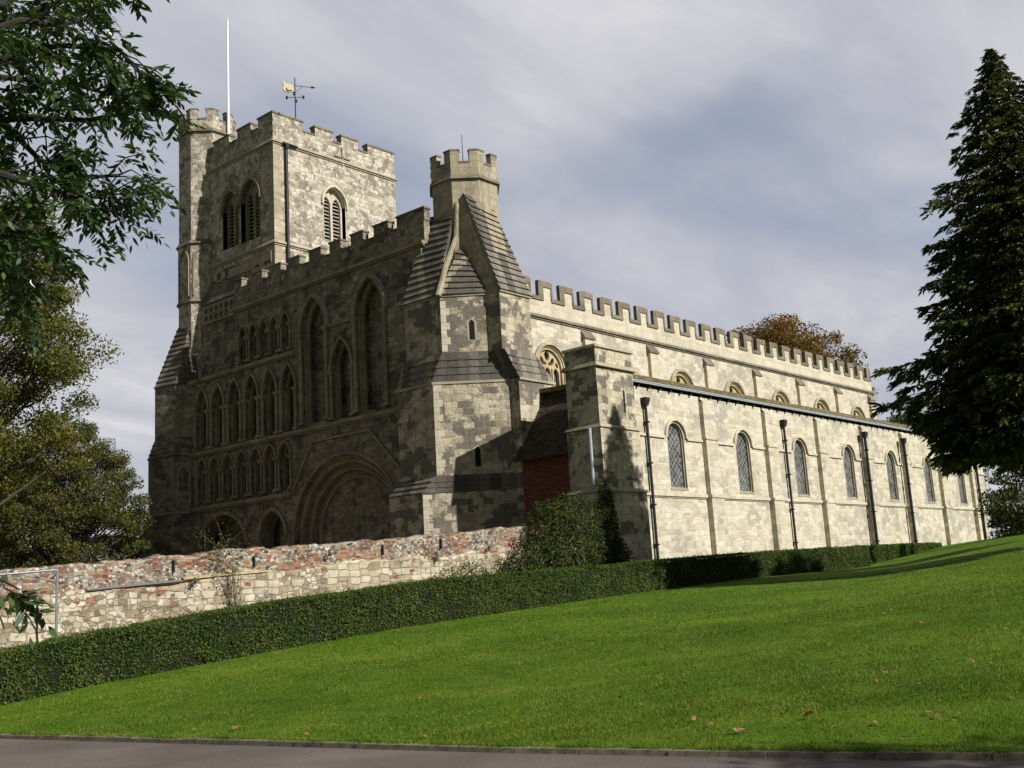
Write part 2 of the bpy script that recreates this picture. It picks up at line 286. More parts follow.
mt, nt, b, o = newmat('lawn'); g = nt.nodes.new('ShaderNodeNewGeometry'); P0 = g.outputs['Position']
a1 = noisen(nt, P0, .22, 5, .6, dist=.4); a2 = noisen(nt, P0, 2.2, 5, .7); a3 = noisen(nt, P0, 38, 3, .7)
t = mth(nt, 'ADD', mth(nt, 'MULTIPLY', a1, .45), mth(nt, 'ADD', mth(nt, 'MULTIPLY', a2, .3), mth(nt, 'MULTIPLY', a3, .25)))
c = ramp(nt, t, [(.36, (.044, .092, .006)), (.46, (.074, .148, .008)), (.54, (.114, .195, .012)), (.63, (.20, .24, .036))])
nt.links.new(c, b.inputs['Base Color']); b.inputs['Specular IOR Level'].default_value = .1
bump(nt, b, mth(nt, 'ADD', a3, mth(nt, 'MULTIPLY', a2, 2.0)), .8, .04); M['lawn'] = mt
mt, nt, b, o = newmat('asphalt'); g = nt.nodes.new('ShaderNodeNewGeometry'); P0 = g.outputs['Position']
a1 = noisen(nt, P0, .6, 5, .6); a3 = noisen(nt, P0, 34, 4, .85)
t = mth(nt, 'ADD', mth(nt, 'MULTIPLY', a1, .4), mth(nt, 'MULTIPLY', a3, .6))
nt.links.new(ramp(nt, t, [(.32, (.07, .057, .050)), (.48, (.13, .108, .096)), (.6, (.19, .16, .14)), (.7, (.34, .30, .26))]), b.inputs['Base Color'])
bump(nt, b, a3, .6, .01); M['road'] = mt
mt, nt, b, o = newmat('worn_ground'); g = nt.nodes.new('ShaderNodeNewGeometry')
nt.links.new(ramp(nt, noisen(nt, g.outputs['Position'], 1.2, 6, .7), [(.35, (.10, .088, .062)), (.5, (.15, .13, .095)), (.65, (.10, .115, .045))]), b.inputs['Base Color']); M['yard'] = mt
mt, nt, b, o = newmat('kerb_stone'); g = nt.nodes.new('ShaderNodeNewGeometry')
nt.links.new(ramp(nt, noisen(nt, g.outputs['Position'], 9, 6, .7), [(.3, (.08, .072, .055)), (.5, (.17, .16, .11)), (.7, (.26, .25, .15))]), b.inputs['Base Color']); M['kerb'] = mt

# ------------------------------------------------------------------ object helpers
def tag(o, label=None, cat=None, group=None, kind=None):
    if label: o['label'] = label
    if cat: o['category'] = cat
    if group: o['group'] = group
    if kind: o['kind'] = kind
    return o
def empty(name, loc, label, cat, group=None):
    o = bpy.data.objects.new(name, None); COL.objects.link(o); o.location = loc; o.empty_display_size = .5
    return tag(o, label, cat, group)
def rootloc(o):
    while o.parent: o = o.parent
    return Vector(o.location)
class MB:
    def __init__(s): s.v = []; s.f = []
    def add(s, vs, fs):
        n = len(s.v); s.v += [tuple(v) for v in vs]; s.f += [tuple(i+n for i in f) for f in fs]; return s
    def box(s, x0, x1, y0, y1, z0, z1):
        vs = [(x, y, z) for z in (z0, z1) for y in (y0, y1) for x in (x0, x1)]
        return s.add(vs, [(0, 2, 3, 1), (4, 5, 7, 6), (0, 1, 5, 4), (2, 6, 7, 3), (0, 4, 6, 2), (1, 3, 7, 5)])
    def loft(s, A, za, B, zb, cap=True):
        n = len(A); vs = [(p[0], p[1], za) for p in A]+[(p[0], p[1], zb) for p in B]
        fs = [(i, (i+1) % n, n+(i+1) % n, n+i) for i in range(n)]
        if cap: fs += [tuple(range(n-1, -1, -1)), tuple(range(n, 2*n))]
        return s.add(vs, fs)
    def steps(s, A, za, B, zb, n, over=.035):
        for i in range(n):
            t0, t1 = i/n, (i+1)/n
            P0 = [(a[0]+(b[0]-a[0])*t0, a[1]+(b[1]-a[1])*t0) for a, b in zip(A, B)]
            P1 = [(a[0]+(b[0]-a[0])*t1, a[1]+(b[1]-a[1])*t1) for a, b in zip(A, B)]
            cx = sum(p[0] for p in P0)/len(P0); cy = sum(p[1] for p in P0)/len(P0)
            def grow(P, e):
                out = []
                for p in P:
                    d = Vector((p[0]-cx, p[1]-cy)); l = d.length or 1; out.append((p[0]+d.x/l*e, p[1]+d.y/l*e))
                return out
            z0 = za+(zb-za)*t0; z1 = za+(zb-za)*t1
            s.loft(grow(P0, over), z0, grow(P1, over*.5), z1)
            # thin lip
            s.loft(grow(P0, over+.03), z0-.035, grow(P0, over+.035), z0+.03)
        return s
    def tube(s, pts, rad, seg=6, cap=True):
        pts = [Vector(p) for p in pts]; rr = rad if isinstance(rad, (list, tuple)) else [rad]*len(pts)
        vs = []
        for i, p in enumerate(pts):
            t = (pts[min(i+1, len(pts)-1)]-pts[max(i-1, 0)]).normalized()
            a = t.cross(Vector((0, 0, 1)) if abs(t.z) < .9 else Vector((1, 0, 0))).normalized(); b_ = t.cross(a)
            for k in range(seg):
                an = 2*PI*k/seg; vs.append(p+(a*math.cos(an)+b_*math.sin(an))*rr[i])
        fs = [(i*seg+k, i*seg+(k+1) % seg, (i+1)*seg+(k+1) % seg, (i+1)*seg+k) for i in range(len(pts)-1) for k in range(seg)]
        if cap: fs += [tuple(range(seg)), tuple(range((len(pts)-1)*seg, len(pts)*seg))]
        return s.add(vs, fs)
    def panel(s, outer, holes, fmap, w0, w1):
        "flat panel in (u,z) with holes, thickness w0..w1, mapped to the world by fmap(u,w,z)"
        loops = [outer]+holes
        tri = tessellate_polygon([[Vector((p[0], p[1], 0)) for p in lp] for lp in loops])
        flat = [p for lp in loops for p in lp]; n = len(flat)
        vs = [fmap(p[0], w0, p[1]) for p in flat]+[fmap(p[0], w1, p[1]) for p in flat]
        fs = [tuple(t) for t in tri]+[(t[2]+n, t[1]+n, t[0]+n) for t in tri]
        i = 0
        for lp in loops:
            k = len(lp); fs += [(i+j, i+(j+1) % k, n+i+(j+1) % k, n+i+j) for j in range(k)]; i += k
        return s.add(vs, fs)
    def build(s, name, mat, parent=None, smooth=False, **kw):
        off = rootloc(parent) if parent else Vector((0, 0, 0))
        me = bpy.data.meshes.new(name)
        me.from_pydata([(v[0]-off.x, v[1]-off.y, v[2]-off.z) for v in s.v], [], s.f)
        bm = bmesh.new(); bm.from_mesh(me); bmesh.ops.recalc_face_normals(bm, faces=bm.faces); bm.to_mesh(me); bm.free()
        if smooth: me.shade_smooth()
        me.materials.append(mat); o = bpy.data.objects.new(name, me); COL.objects.link(o)
        if parent: o.parent = parent
        if kw: tag(o, **kw)
        return o
def rawmesh(name, V, Fq, mat, parent=None, **kw):
    "numpy vertices + uniform faces"
    off = rootloc(parent) if parent else Vector((0, 0, 0))
    V = np.asarray(V, np.float32)-np.array(off, np.float32); Fq = np.asarray(Fq, np.int32)
    me = bpy.data.meshes.new(name); nf, k = Fq.shape
    me.vertices.add(len(V)); me.vertices.foreach_set('co', V.ravel())
    me.loops.add(nf*k); me.loops.foreach_set('vertex_index', Fq.ravel())
    me.polygons.add(nf); me.polygons.foreach_set('loop_start', np.arange(0, nf*k, k, dtype=np.int32))
    me.update(); me.validate(); me.materials.append(mat)
    o = bpy.data.objects.new(name, me); COL.objects.link(o)
    if parent: o.parent = parent
    if kw: tag(o, **kw)
    return o
def leaves(C, size, aspect=.5, updown=.3, nrm=None, rg=rng):
    "one folded leaf quad per centre; returns V,F"
    n = len(C); size = np.broadcast_to(size, (n,))*rg.uniform(.5, 1.45, n)
    a = rg.normal(size=(n, 3)); a[:, 2] -= updown; a /= np.linalg.norm(a, axis=1)[:, None]
    r = rg.normal(size=(n, 3))
    if nrm is not None: r = nrm+r*.55
    b_ = np.cross(r, a); b_ /= np.linalg.norm(b_, axis=1)[:, None]+1e-9
    l = a*size[:, None]*.5; wd = b_*size[:, None]*.5*aspect
    V = np.stack([C-l, C+wd-l*.1, C+l, C-wd-l*.1], 1).reshape(-1, 3)
    Fq = np.arange(n*4).reshape(n, 4); return V, Fq
def arch(c, a, zb, zs, zt, n=10):
    "loop of an opening: jambs from zb, springing zs, crown zt, half width a (round if zt-zs<=a)"
    h = zt-zs; P = [(c-a, zb), (c+a, zb), (c+a, zs)]
    if h > a*1.02:
        Rr = (a*a+h*h)/(2*a); th = math.asin(min(1, h/Rr))
        for i in range(1, n+1): t = th*i/n; P.append((c+a-Rr+Rr*math.cos(t), zs+Rr*math.sin(t)))
        for i in range(n-1, 0, -1): t = th*i/n; P.append((c-a+Rr-Rr*math.cos(t), zs+Rr*math.sin(t)))
    else:
        for i in range(1, 2*n): t = PI*i/(2*n); P.append((c+a*math.cos(t), zs+h*math.sin(t)))
    P.append((c-a, zs)); return P
def archring(c, a0, a1, zs, zt0, n=10, drop=0):
    "hood mould: band between two concentric arches"
    k = a1-a0
    o = arch(c, a1, zs-drop, zs, zt0+k, n); i = arch(c, a0, zs-drop, zs, zt0, n)
    return o[1:]+[o[0]]+[i[0]]+i[:0:-1]
FX = lambda X: (lambda u, w_, z: (X+w_, u, z))      # west-facing plane
FY = lambda Y: (lambda u, w_, z: (u, Y+w_, z))      # north-aisle plane
def rect(a, b, c, d): return [(a, c), (b, c), (b, d), (a, d)]

# ------------------------------------------------------------------ ground
xs = np.array([-60, -10, 4, 8, 10.4, 12.5, 16.5, 21.6, 25.9, 33.4, 41, 53.8, 60, 70, 88, 110, 160])
zN = np.array([-.5, -.35, -.3, -.22, -.12, .08, .38, .72, .90, 1.22, 1.46, 1.71, 2.0, 2.3, 2.8, 3.0, 3.0])
xS = np.array([-60, 6, 8.0, 10, 14, 20, 30, 42, 55, 70, 100, 160]); zS = np.array([.08, .08, .09, .18, .47, .92, 1.55, 2.22, 2.8, 3.1, 3.2, 3.2])
def kerbx(y): return 8.4-.235*(y-7.7)+.012*(y-7.7)**2*(1 if y < 7.7 else .75)
def smooth(t): t = np.clip(t, 0, 1); return t*t*(3-2*t)
def hz(X, Y):
    k = 8.4-.235*(np.clip(Y, -30, 30)-7.7)
    Xs = X+(8.2-np.clip(k, 3, 12))*np.exp(-np.maximum(X-7, 0)/6)
    s_ = np.interp(Xs, xS, zS); n_ = np.interp(X, xs, zN)
    Y0 = np.maximum(3, 9+.38*(X-40)); Y1 = np.maximum(12, 18.5+.42*(X-40))
    bl = smooth((Y-Y0)/(Y1-Y0)); return s_*(1-bl)+n_*bl
def kx(Y):
    Y = np.asarray(Y, float); return np.where(Y < 7.7, 8.4-.235*(Y-7.7)+.004*(Y-7.7)**2, 8.4-.168*(Y-7.7))
# lawn grid, starts at the kerb
ny = 260; nx = 330
ys = np.concatenate([np.linspace(-60, 0, 30)[:-1], np.linspace(0, 40, 200)[:-1], np.linspace(40, 160, 32)])
tt = np.concatenate([np.linspace(0, 1, 200)**1.5*100, np.linspace(110, 220, 12)])
K = kx(np.clip(ys, -25, 60))
X = K[:, None]+.13+tt[None, :]; Y = np.repeat(ys[:, None], len(tt), 1)
Z = hz(X, Y)
und = np.zeros_like(Z)
for k in range(5):
    fx, fy, ph = rng.uniform(.1, .6), rng.uniform(.1, .6), rng.uniform(0, 6)
    und += .012*np.sin(X*fx+Y*fy+ph)
Z = Z+und*smooth(tt[None, :]/3)
# the lawn starts level with the low kerb
roadz = np.interp(ys, [-60, 0, 8, 16, 24, 40, 160], [0, 0, 0, -.02, -.30, -.42, -.5])
b0 = 1-smooth(tt[None, :]/1.2)
Z = Z*(1-b0)+(roadz[:, None]+.05)*b0
nxx = len(tt); idx = np.arange(len(ys)*nxx).reshape(len(ys), nxx)
Fq = np.stack([idx[:-1, :-1], idx[:-1, 1:], idx[1:, 1:], idx[1:, :-1]], -1).reshape(-1, 4)
VG = np.stack([X, Y, Z], -1).reshape(-1, 3); back = VG[Fq[:, 0], 1] > 27.6
lawn = rawmesh('lawn', VG, Fq[~back], M['lawn'], kind='structure'); lawn.data.shade_smooth()
yard = rawmesh('churchyard', VG, Fq[back], M['yard'], kind='structure'); yard.data.shade_smooth()
def gz(x, y):
    "height of the lawn sheet"
    j = np.searchsorted(ys, y)-1; j = int(np.clip(j, 0, len(ys)-2)); f = (y-ys[j])/(ys[j+1]-ys[j])
    z0 = np.interp(x, X[j], Z[j]); z1 = np.interp(x, X[j+1], Z[j+1]); return float(z0*(1-f)+z1*f)
def gzv(x, y): return np.array([gz(a, b_) for a, b_ in zip(x, y)])
# road sheet and the wide ground below everything
rb = MB(); yr = list(ys)
for i in range(len(ys)-1):
    a0, a1 = K[i]+.01, K[i+1]+.01; z0, z1 = roadz[i], roadz[i+1]
    rb.add([(a0-7.5, ys[i], z0), (a0, ys[i], z0), (a1, ys[i+1], z1), (a1-7.5, ys[i+1], z1)], [(0, 1, 2, 3)])
rb.build('road', M['road'], kind='structure')
gb = MB(); gb.add([(-2500, -2500, -.62), (2500, -2500, -.62), (2500, 2500, -.62), (-2500, 2500, -.62)], [(0, 1, 2, 3)])
gb.build('ground', M['yard'], kind='structure')
vb = MB()
for i in range(len(ys)-1):
    a0, a1 = K[i]-7.4, K[i+1]-7.4
    vb.add([(a0-60, ys[i], roadz[i]-.2), (a0, ys[i], roadz[i]+.02), (a1, ys[i+1], roadz[i+1]+.02), (a1-60, ys[i+1], roadz[i+1]-.2)], [(0, 1, 2, 3)])
vb.build('far_verge', M['lawn'], kind='structure')
kb = MB(); yy = -12.0; r2 = random.Random(3)
while yy < 40:
    y1 = yy+.9; x0, x1 = float(kx(yy)), float(kx(y1-.012)); z0 = float(np.interp(yy, ys, roadz)); z1 = float(np.interp(y1, ys, roadz))
    j = r2.uniform(-.008, .008); t_ = .05+r2.uniform(-.005, .005)
    kb.add([(x0+j, yy, z0-.1), (x0+.14+j, yy, z0-.1), (x1+.14+j, y1-.012, z1-.1), (x1+j, y1-.012, z1-.1),
            (x0+j+.012, yy, z0+t_), (x0+.14+j, yy, z0+t_), (x1+.14+j, y1-.012, z1+t_), (x1+j+.012, y1-.012, z1+t_)],
           [(0, 3, 2, 1), (4, 5, 6, 7), (0, 1, 5, 4), (1, 2, 6, 5), (2, 3, 7, 6), (3, 0, 4, 7)])
    yy = y1
kb.build('kerb', M['kerb'], kind='structure')

# ------------------------------------------------------------------ the church
CH = empty('priory_church', (37, 28, 1.2), 'medieval stone church with battlemented tower, dark arcaded front and long pale sunlit side', 'church')
def part(mb, name, mat, parent=CH, **kw):
    """one object per separate piece: pieces whose boxes touch stay together"""
    n = len(mb.v); par = list(range(n))
    def find(a):
        while par[a] != a: par[a] = par[par[a]]; a = par[a]
        return a
    for f in mb.f:
        r0 = find(f[0])
        for q in f[1:]: par[find(q)] = r0
    comp = {}
    for i in range(n): comp.setdefault(find(i), []).append(i)
    cl = []
    for ids in comp.values():
        P = np.array([mb.v[i] for i in ids], float); cl.append([P.min(0)-.05, P.max(0)+.05, list(ids)])
    merged = True
    while merged and len(cl) > 1:
        merged = False; out = []
        for c in cl:
            for o_ in out:
                if np.all(c[0] <= o_[1]) and np.all(o_[0] <= c[1]):
                    o_[0] = np.minimum(o_[0], c[0]); o_[1] = np.maximum(o_[1], c[1]); o_[2] += c[2]; merged = True; break
            else: out.append(c)
        cl = out
    if len(cl) == 1: return mb.build(name, M[mat], parent, **kw)
    own = {}
    for k, c in enumerate(cl):
        for i in c[2]: own[i] = k
    first = None
    for k, c in enumerate(cl):
        ids = sorted(c[2]); mp_ = {a: b_ for b_, a in enumerate(ids)}; sub = MB(); sub.v = [mb.v[i] for i in ids]
        sub.f = [tuple(mp_[q] for q in f) for f in mb.f if own[f[0]] == k]
        o_ = sub.build(name, M[mat], parent, **kw); first = first or o_
    return first
def battlement(mb, cop, fm, u0, u1, zb, zc, zt, merl, th=.45, ct=.12, pr=.05):
    "parapet body zb..zc with merlons to zt; coping on every top edge"
    mb.panel(rect(u0, u1, zb, zc), [], fm, 0, th)
    e = sorted(merl)
    for a, b_ in e:
        mb.panel(rect(a, b_, zc+.0, zt), [], fm, 0.002, th-.002)
        cop.panel(rect(a-pr, b_+pr, zt, zt+ct), [], fm, -pr, th+pr)
    g0 = u0
    for a, b_ in e+[(u1, u1)]:
        if a-g0 > .1: cop.panel(rect(g0+.001, a-.001, zc+.001, zc+ct*.8), [], fm, -pr, th+pr)
        g0 = b_
# ---- aisle wall
wx = [44.0+6.38*k for k in range(7)]; bx = [46.95, 53.25, 59.45, 65.7, 71.95, 78.3, 84.6]
aw = MB(); aw.panel(rect(40.0, 87.4, .6, 10.5), [arch(x, .72, 5.87, 8.28, 9.0) for x in wx], FY(28), 0, .7)
aw.box(86.7, 87.4, 28.7, 35.5, .6, 10.9)
part(aw, 'aisle_wall', 'aisle')
st = MB()
cuts = [40.0]+[v for x in wx for v in (x-.95, x+.95)]+[87.42]
for a, b_ in zip(cuts[0::2], cuts[1::2]): st.panel(rect(a, b_, 8.2, 8.33), [], FY(28), -.09, 0)
st.panel(rect(40.0, 87.5, 5.46, 5.62), [], FY(28), -.11, 0); st.panel(rect(40.0, 87.5, 5.40, 5.46), [], FY(28), -.05, 0)
part(st, 'string_course', 'pale_dressing')
for x in wx:
    fr = MB(); fr.panel(arch(x, .72, 5.87, 8.28, 9.0), [arch(x, .665, 5.93, 8.28, 8.945)], FY(28), .10, .34); fr.panel(rect(x-.74, x+.74, 5.78, 5.87), [], FY(28), -.03, .3)
    wn = part(fr, 'window', 'dressing')
    gl = MB(); gl.panel(arch(x, .665, 5.93, 8.28, 8.945), [], FY(28), .20, .23); part(gl, 'pane', 'glass', wn)
    hd = MB(); hd.panel(archring(x, .82, .95, 8.28, 9.1), [], FY(28), -.12, 0); part(hd, 'hood', 'pale_dressing', wn)
for k, x in enumerate(bx):
    bt = MB()
    bt.box(x-.55, x+.55, 27.78, 28.0, 8.33, 10.25); bt.add([(x-.55, 27.78, 10.25), (x+.55, 27.78, 10.25), (x+.55, 28, 10.45), (x-.55, 28, 10.45)], [(0, 1, 2, 3)])
    bt.box(x-.56, x+.56, 27.75, 28.0, 5.62, 8.331); bt.box(x-.59, x+.59, 27.71, 28.0, .6, 5.46); bt.box(x-.62, x+.62, 27.66, 28, 5.46, 5.62); bt.box(x-.59, x+.59, 27.70, 28, 8.331, 8.43)
    part(bt, 'buttress', 'aisle')
for x, big in ((41.48, 0), (54.91, 0), (65.0, 1), (71.15, 1), (84.7, 1)):
    d = MB(); r_ = .07 if not big else .095; d.tube([(x, 27.86 if not big else 27.6, 1.0), (x, 27.86 if not big else 27.6, 9.75)], r_, 8)
    yb = 27.86 if not big else 27.6
    dp_ = part(d, 'drainpipe', 'black_iron')
    h_ = MB(); h_.loft([(x-.12, yb-.1), (x+.12, yb-.1), (x+.12, yb+.1), (x-.12, yb+.1)], 9.6, [(x-.17, yb-.14), (x+.17, yb-.14), (x+.17, yb+.13), (x-.17, yb+.13)], 9.82); h_.box(x-.18, x+.18, yb-.15, yb+.14, 9.82, 9.98); part(h_, 'hopper_head', 'black_iron', dp_)
    c_ = MB()
    for z_ in (3.2, 5.0, 6.9, 8.8): c_.box(x-r_-.04, x+r_+.04, yb-r_-.03, yb+r_+.03, z_, z_+.07)
    part(c_, 'bracket', 'black_iron', dp_)
# stray corbel stones below the eaves
gt = MB(); gt.box(40.1, 87.8, 27.76, 27.86, 10.64, 10.74); gt.box(40.1, 87.8, 27.73, 27.76, 10.70, 10.745); part(gt, 'gutter', 'lead')
rf = MB()
rf.add([(40.1, 27.72, 10.76), (87.7, 27.72, 10.76), (87.7, 35.5, 10.95), (40.1, 35.5, 10.95), (40.1, 27.72, 10.97), (87.7, 27.72, 10.97), (87.7, 35.5, 11.16), (40.1, 35.5, 11.16)],
       [(0, 3, 2, 1), (4, 5, 6, 7), (0, 1, 5, 4), (3, 7, 6, 2), (0, 4, 7, 3), (1, 2, 6, 5)])
rfp = part(rf, 'aisle_roof', 'moss_tile')
ev = MB()
xx = 41.0
while xx < 87: ev.box(xx, xx+.12, 27.84, 27.99, 10.46, 10.55); xx += .9
part(ev, 'rafter_ends', 'black_iron', rfp)
# ---- nave clerestory
cw = MB(); cx_ = [44.2+6.42*k for k in range(7)]
cw.panel(rect(40.5, 86.0, 1.5, 16.85), [arch(x, 1.18, 11.9, 13.05, 14.22) for x in cx_], FY(35.5), 0, .7)
cw.box(85.3, 86.0, 36.2, 46.3, 8, 17.0)
part(cw, 'nave_wall', 'aisle')
s2 = MB(); s2.panel(rect(40.3, 86.15, 15.72, 15.86), [], FY(35.5), -.16, 0); s2.panel(rect(40.3, 86.1, 15.62, 15.72), [], FY(35.5), -.07, 0); part(s2, 'parapet_string', 'coping')
for i, x in enumerate(cx_):
    fr = MB(); a = 1.18
    holes = []
    for j in (-1, 0, 1): holes.append(arch(x+j*.70, .25, 12.0, 12.8, 13.15, 5))
    def blob(cx0, cz0, rx, rz, n=9, rot=0):
        out = []
        for q in range(n):
            t = 2*PI*q/n; px, pz = rx*math.cos(t), rz*math.sin(t)
            out.append((cx0+px*math.cos(rot)-pz*math.sin(rot), cz0+px*math.sin(rot)+pz*math.cos(rot)))
        return out
    holes += [blob(x, 13.78, .22, .26), blob(x-.42, 13.48, .13, .25, rot=.5), blob(x+.42, 13.48, .13, .25, rot=-.5), blob(x-.80, 13.32, .11, .17, rot=-.5), blob(x+.80, 13.32, .11, .17, rot=.5), blob(x-.18, 13.35, .09, .1), blob(x+.18, 13.35, .09, .1)]
    fr.panel(arch(x, a, 11.9, 13.05, 14.22), holes, FY(35.5), .22, .38)
    for j in (-1, 1):
        fr.box(x+j*.35-.05, x+j*.35+.05, 35.64, 35.72, 12, 13.1)
    fr.panel(arch(x, a, 11.9, 13.05, 14.22), [arch(x, a-.13, 12.0, 13.05, 14.09)], FY(35.5), .08, .22)
    wn = part(fr, 'clerestory_window', 'gold_stone')
    gl = MB(); gl.panel(arch(x, a-.02, 11.9, 13.05, 14.2), [], FY(35.5), .45, .47); part(gl, 'pane', 'glass', wn)
    hd = MB(); hd.panel(archring(x, 1.27, 1.44, 13.05, 14.31, drop=.3), [], FY(35.5), -.13, 0); part(hd, 'hood', 'dressing', wn)
for k in range(7):
    x = 47.55+6.36*k if k < 6 else 85.55
    p = MB(); p.box(x-.42, x+.42, 35.28, 35.5, 10.5, 15.15)
    c_ = p; part(p, 'pilaster', 'pale_dressing')
    q = MB(); q.add([(x-.5, 35.2, 15.13), (x+.5, 35.2, 15.13), (x+.5, 35.5, 15.56), (x-.5, 35.5, 15.56), (x-.5, 35.2, 15.05), (x+.5, 35.2, 15.05), (x+.5, 35.5, 15.05), (x-.5, 35.5, 15.05)], [(0, 1, 2, 3), (4, 5, 1, 0), (4, 0, 3, 7), (5, 6, 2, 1), (4, 7, 6, 5)]); part(q, 'pilaster_cap', 'coping')
# parapet with framed merlons
pb = MB(); pb.panel(rect(40.3, 86.0, 15.86, 16.86), [], FY(35.5), -.05, .11)
cp = MB(); per = 1.82; x0 = 41.63; k = 0; rc = random.Random(5)
while x0+per*k < 85.5:
    a = x0+per*k+rc.uniform(-.03, .03); b_ = min(a+1.22+rc.uniform(-.03, .03), 86.0); t_ = .36; top = 17.82+rc.uniform(-.02, .02)
    sw = .42
    # coping frame: left leg, top, right lip
    cp.panel([(a, 16.92), (a+sw, 16.92), (a+sw, top-.34), (b_-.13, top-.34), (b_-.13, 16.92), (b_, 16.92), (b_+rc.uniform(-.03, .02), top-rc.choice((0, .03, .09))), (b_-.16, top+rc.uniform(-.015, .01)), (a+.2, top+rc.uniform(-.02, .01)), (a+rc.uniform(-.02, .03), top-rc.choice((0, .02, .07)))], [], FY(35.5), -.09+rc.uniform(-.01, .01), .12)
    pb.panel([(a+sw+.002, 16.86), (b_-.132, 16.86), (b_-.132, top-.342), (a+sw+.002, top-.342)], [], FY(35.5), -.04, .10)
    nb = x0+per*(k+1)
    cp.panel([(b_-.12, 16.70), (min(nb+sw, 86.0), 16.70), (min(nb+sw, 86.0), 16.90), (b_-.12, 16.90)], [], FY(35.5), -.12, .13)
    k += 1
part(pb, 'nave_parapet', 'pale_dressing'); part(cp, 'nave_battlement_coping', 'coping')
nr = MB(); nr.add([(40.3, 35.7, 16.7), (86, 35.7, 16.7), (86, 41, 17.2), (40.3, 41, 17.2), (40.3, 46.3, 16.7), (86, 46.3, 16.7)], [(0, 1, 2, 3), (3, 2, 5, 4)]); part(nr, 'nave_roof', 'lead')
sw_ = MB(); sw_.box(40.5, 86, 46.3, 47, 1.5, 17); part(sw_, 'far_nave_wall', 'aisle')
# ragged east end wall beyond the aisle
ee = MB(); ee.loft([(86.02, 35.6), (87.3, 35.6), (87.3, 36.2), (86.02, 36.2)], 9, [(86.02, 35.6), (86.2, 35.6), (86.2, 36.2), (86.02, 36.2)], 15.2); part(ee, 'east_buttress', 'aisle')
# ---- corner pier at the aisle's west end
pm_ = MB()
PX0, PX1, PY0, PY1 = 37.1, 39.95, 27.3, 29.1
def ring(x0, x1, y0, y1, e=0): return [(x0-e, y0-e), (x1+e, y0-e), (x1+e, y1+e), (x0-e, y1+e)]
pm_.loft(ring(PX0, PX1, PY0, PY1, .12), .6, ring(PX0, PX1, PY0, PY1, .10), 5.5)
pm_.loft(ring(PX0, PX1, PY0, PY1, .03), 5.55, ring(PX0, PX1, PY0, PY1, .02), 8.25)
pm_.loft(ring(PX0, PX1, PY0, PY1, -.05), 8.3, ring(PX0, PX1, PY0, PY1, -.05), 11.0)
pm_.loft(ring(PX0, PX1, PY0, PY1, -.07), 11.0, ring(PX0, PX1, PY0, PY1, -.05), 11.75)
pr_ = part(pm_, 'corner_pier', 'pier')
t_ = MB()
for z_, e in ((5.48, .18), (8.22, .10)): t_.loft(ring(PX0, PX1, PY0, PY1, e), z_, ring(PX0, PX1, PY0, PY1, e-.07), z_+.14)
t_.loft(ring(PX0, PX1, PY0, PY1, .1), 10.9, ring(PX0, PX1, PY0, PY1, .02), 11.08)
t_.loft(ring(PX0, PX1, PY0, PY1, .03), 11.75, ring(PX0, PX1, PY0, PY1, .0), 11.88)
part(t_, 'pier_string', 'dressing', pr_)
t_ = MB(); t_.box(39.02, 39.14, 27.335, 27.36, 9.0, 10.0); part(t_, 'slit_window', 'void', pr_)
t_ = MB(); t_.tube([(36.93, 27.75, 5.8), (36.93, 27.75, 8.2)], .07, 8); part(t_, 'lead_downpipe', 'lead', pr_)
t_ = MB(); t_.box(39.95, 41.0, 28.01, 29.02, .6, 10.4); t_.box(41.0, 41.4, 28.8, 35.4, .6, 10.5); part(t_, 'aisle_end_wall', 'pier')
# ---- low brick infill and tiled lean-to between turret and pier
t_ = MB(); t_.box(38.5, 38.9, 29.1, 33.02, .8, 7.9); part(t_, 'brick_infill', 'red_brick')
t_ = MB(); n = 10
for i in range(n):
    xa = 38.15+(40.6-38.15)*i/n; xb = 38.15+(40.6-38.15)*(i+1)/n; za = 7.5+3.4*i/n; zb = 7.5+3.4*(i+1)/n
    t_.add([(xa-.05, 29.0, za+.02), (xa-.05, 33.2, za+.02), (xb, 33.2, zb+.06), (xb, 29.0, zb+.06), (xa-.05, 29.0, za-.05), (xa-.05, 33.2, za-.05), (xb, 33.2, zb-.05), (xb, 29.0, zb-.05)],
           [(0, 1, 2, 3), (4, 7, 6, 5), (0, 4, 5, 1), (0, 3, 7, 4), (1, 5, 6, 2), (3, 2, 6, 7)])
part(t_, 'lean_to_roof', 'clay_tile')
t_ = MB(); t_.box(40.42, 40.9, 29.1, 33.0, 10.2, 11.02); t_.tube([(40.45, 29.1, 11.0), (40.45, 33.3, 11.0)], .15, 8); part(t_, 'lean_to_coping', 'clay_tile')
# ---- north-west stair turret
def poly(*p): return list(p)
LB = [(36.0, 38.7), (36.0, 36.17), (38.6, 33.57), (38.6, 33.0), (41.2, 33.0), (41.2, 38.7)]
UB = [(36.35, 38.3), (36.35, 35.78), (37.9, 34.12), (37.9, 33.3), (40.15, 33.3), (40.15, 38.3)]
LM = [(36.3, 38.35), (36.3, 35.75), (38.0, 34.05), (38.0, 33.3), (40.2, 33.3), (40.2, 38.35)]
BB = [(35.5, 39.0), (35.5, 36.67), (38.6, 33.57), (38.6, 32.85), (41.2, 32.85), (41.2, 39.0)]
tb = MB()
tb.loft(BB, .8, BB, 6.3); tb.loft(LB, 7.0, LB, 11.55); tb.loft(UB, 12.9, UB, 15.85)
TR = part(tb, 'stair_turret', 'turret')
ws = MB(); ws.steps(BB, 6.3, LB, 7.05, 3, .04)
ws.steps([(p[0], p[1]) for p in LB], 11.55, LM, 12.95, 4, .05)
part(ws, 'weathering', 'stone_slate', TR)
OC = (39.28, 36.50)
def octp(c, R_, rot=22.5): return [(c[0]+R_*math.cos(math.radians(rot+45*k)), c[1]+R_*math.sin(math.radians(rot+45*k))) for k in range(8)]
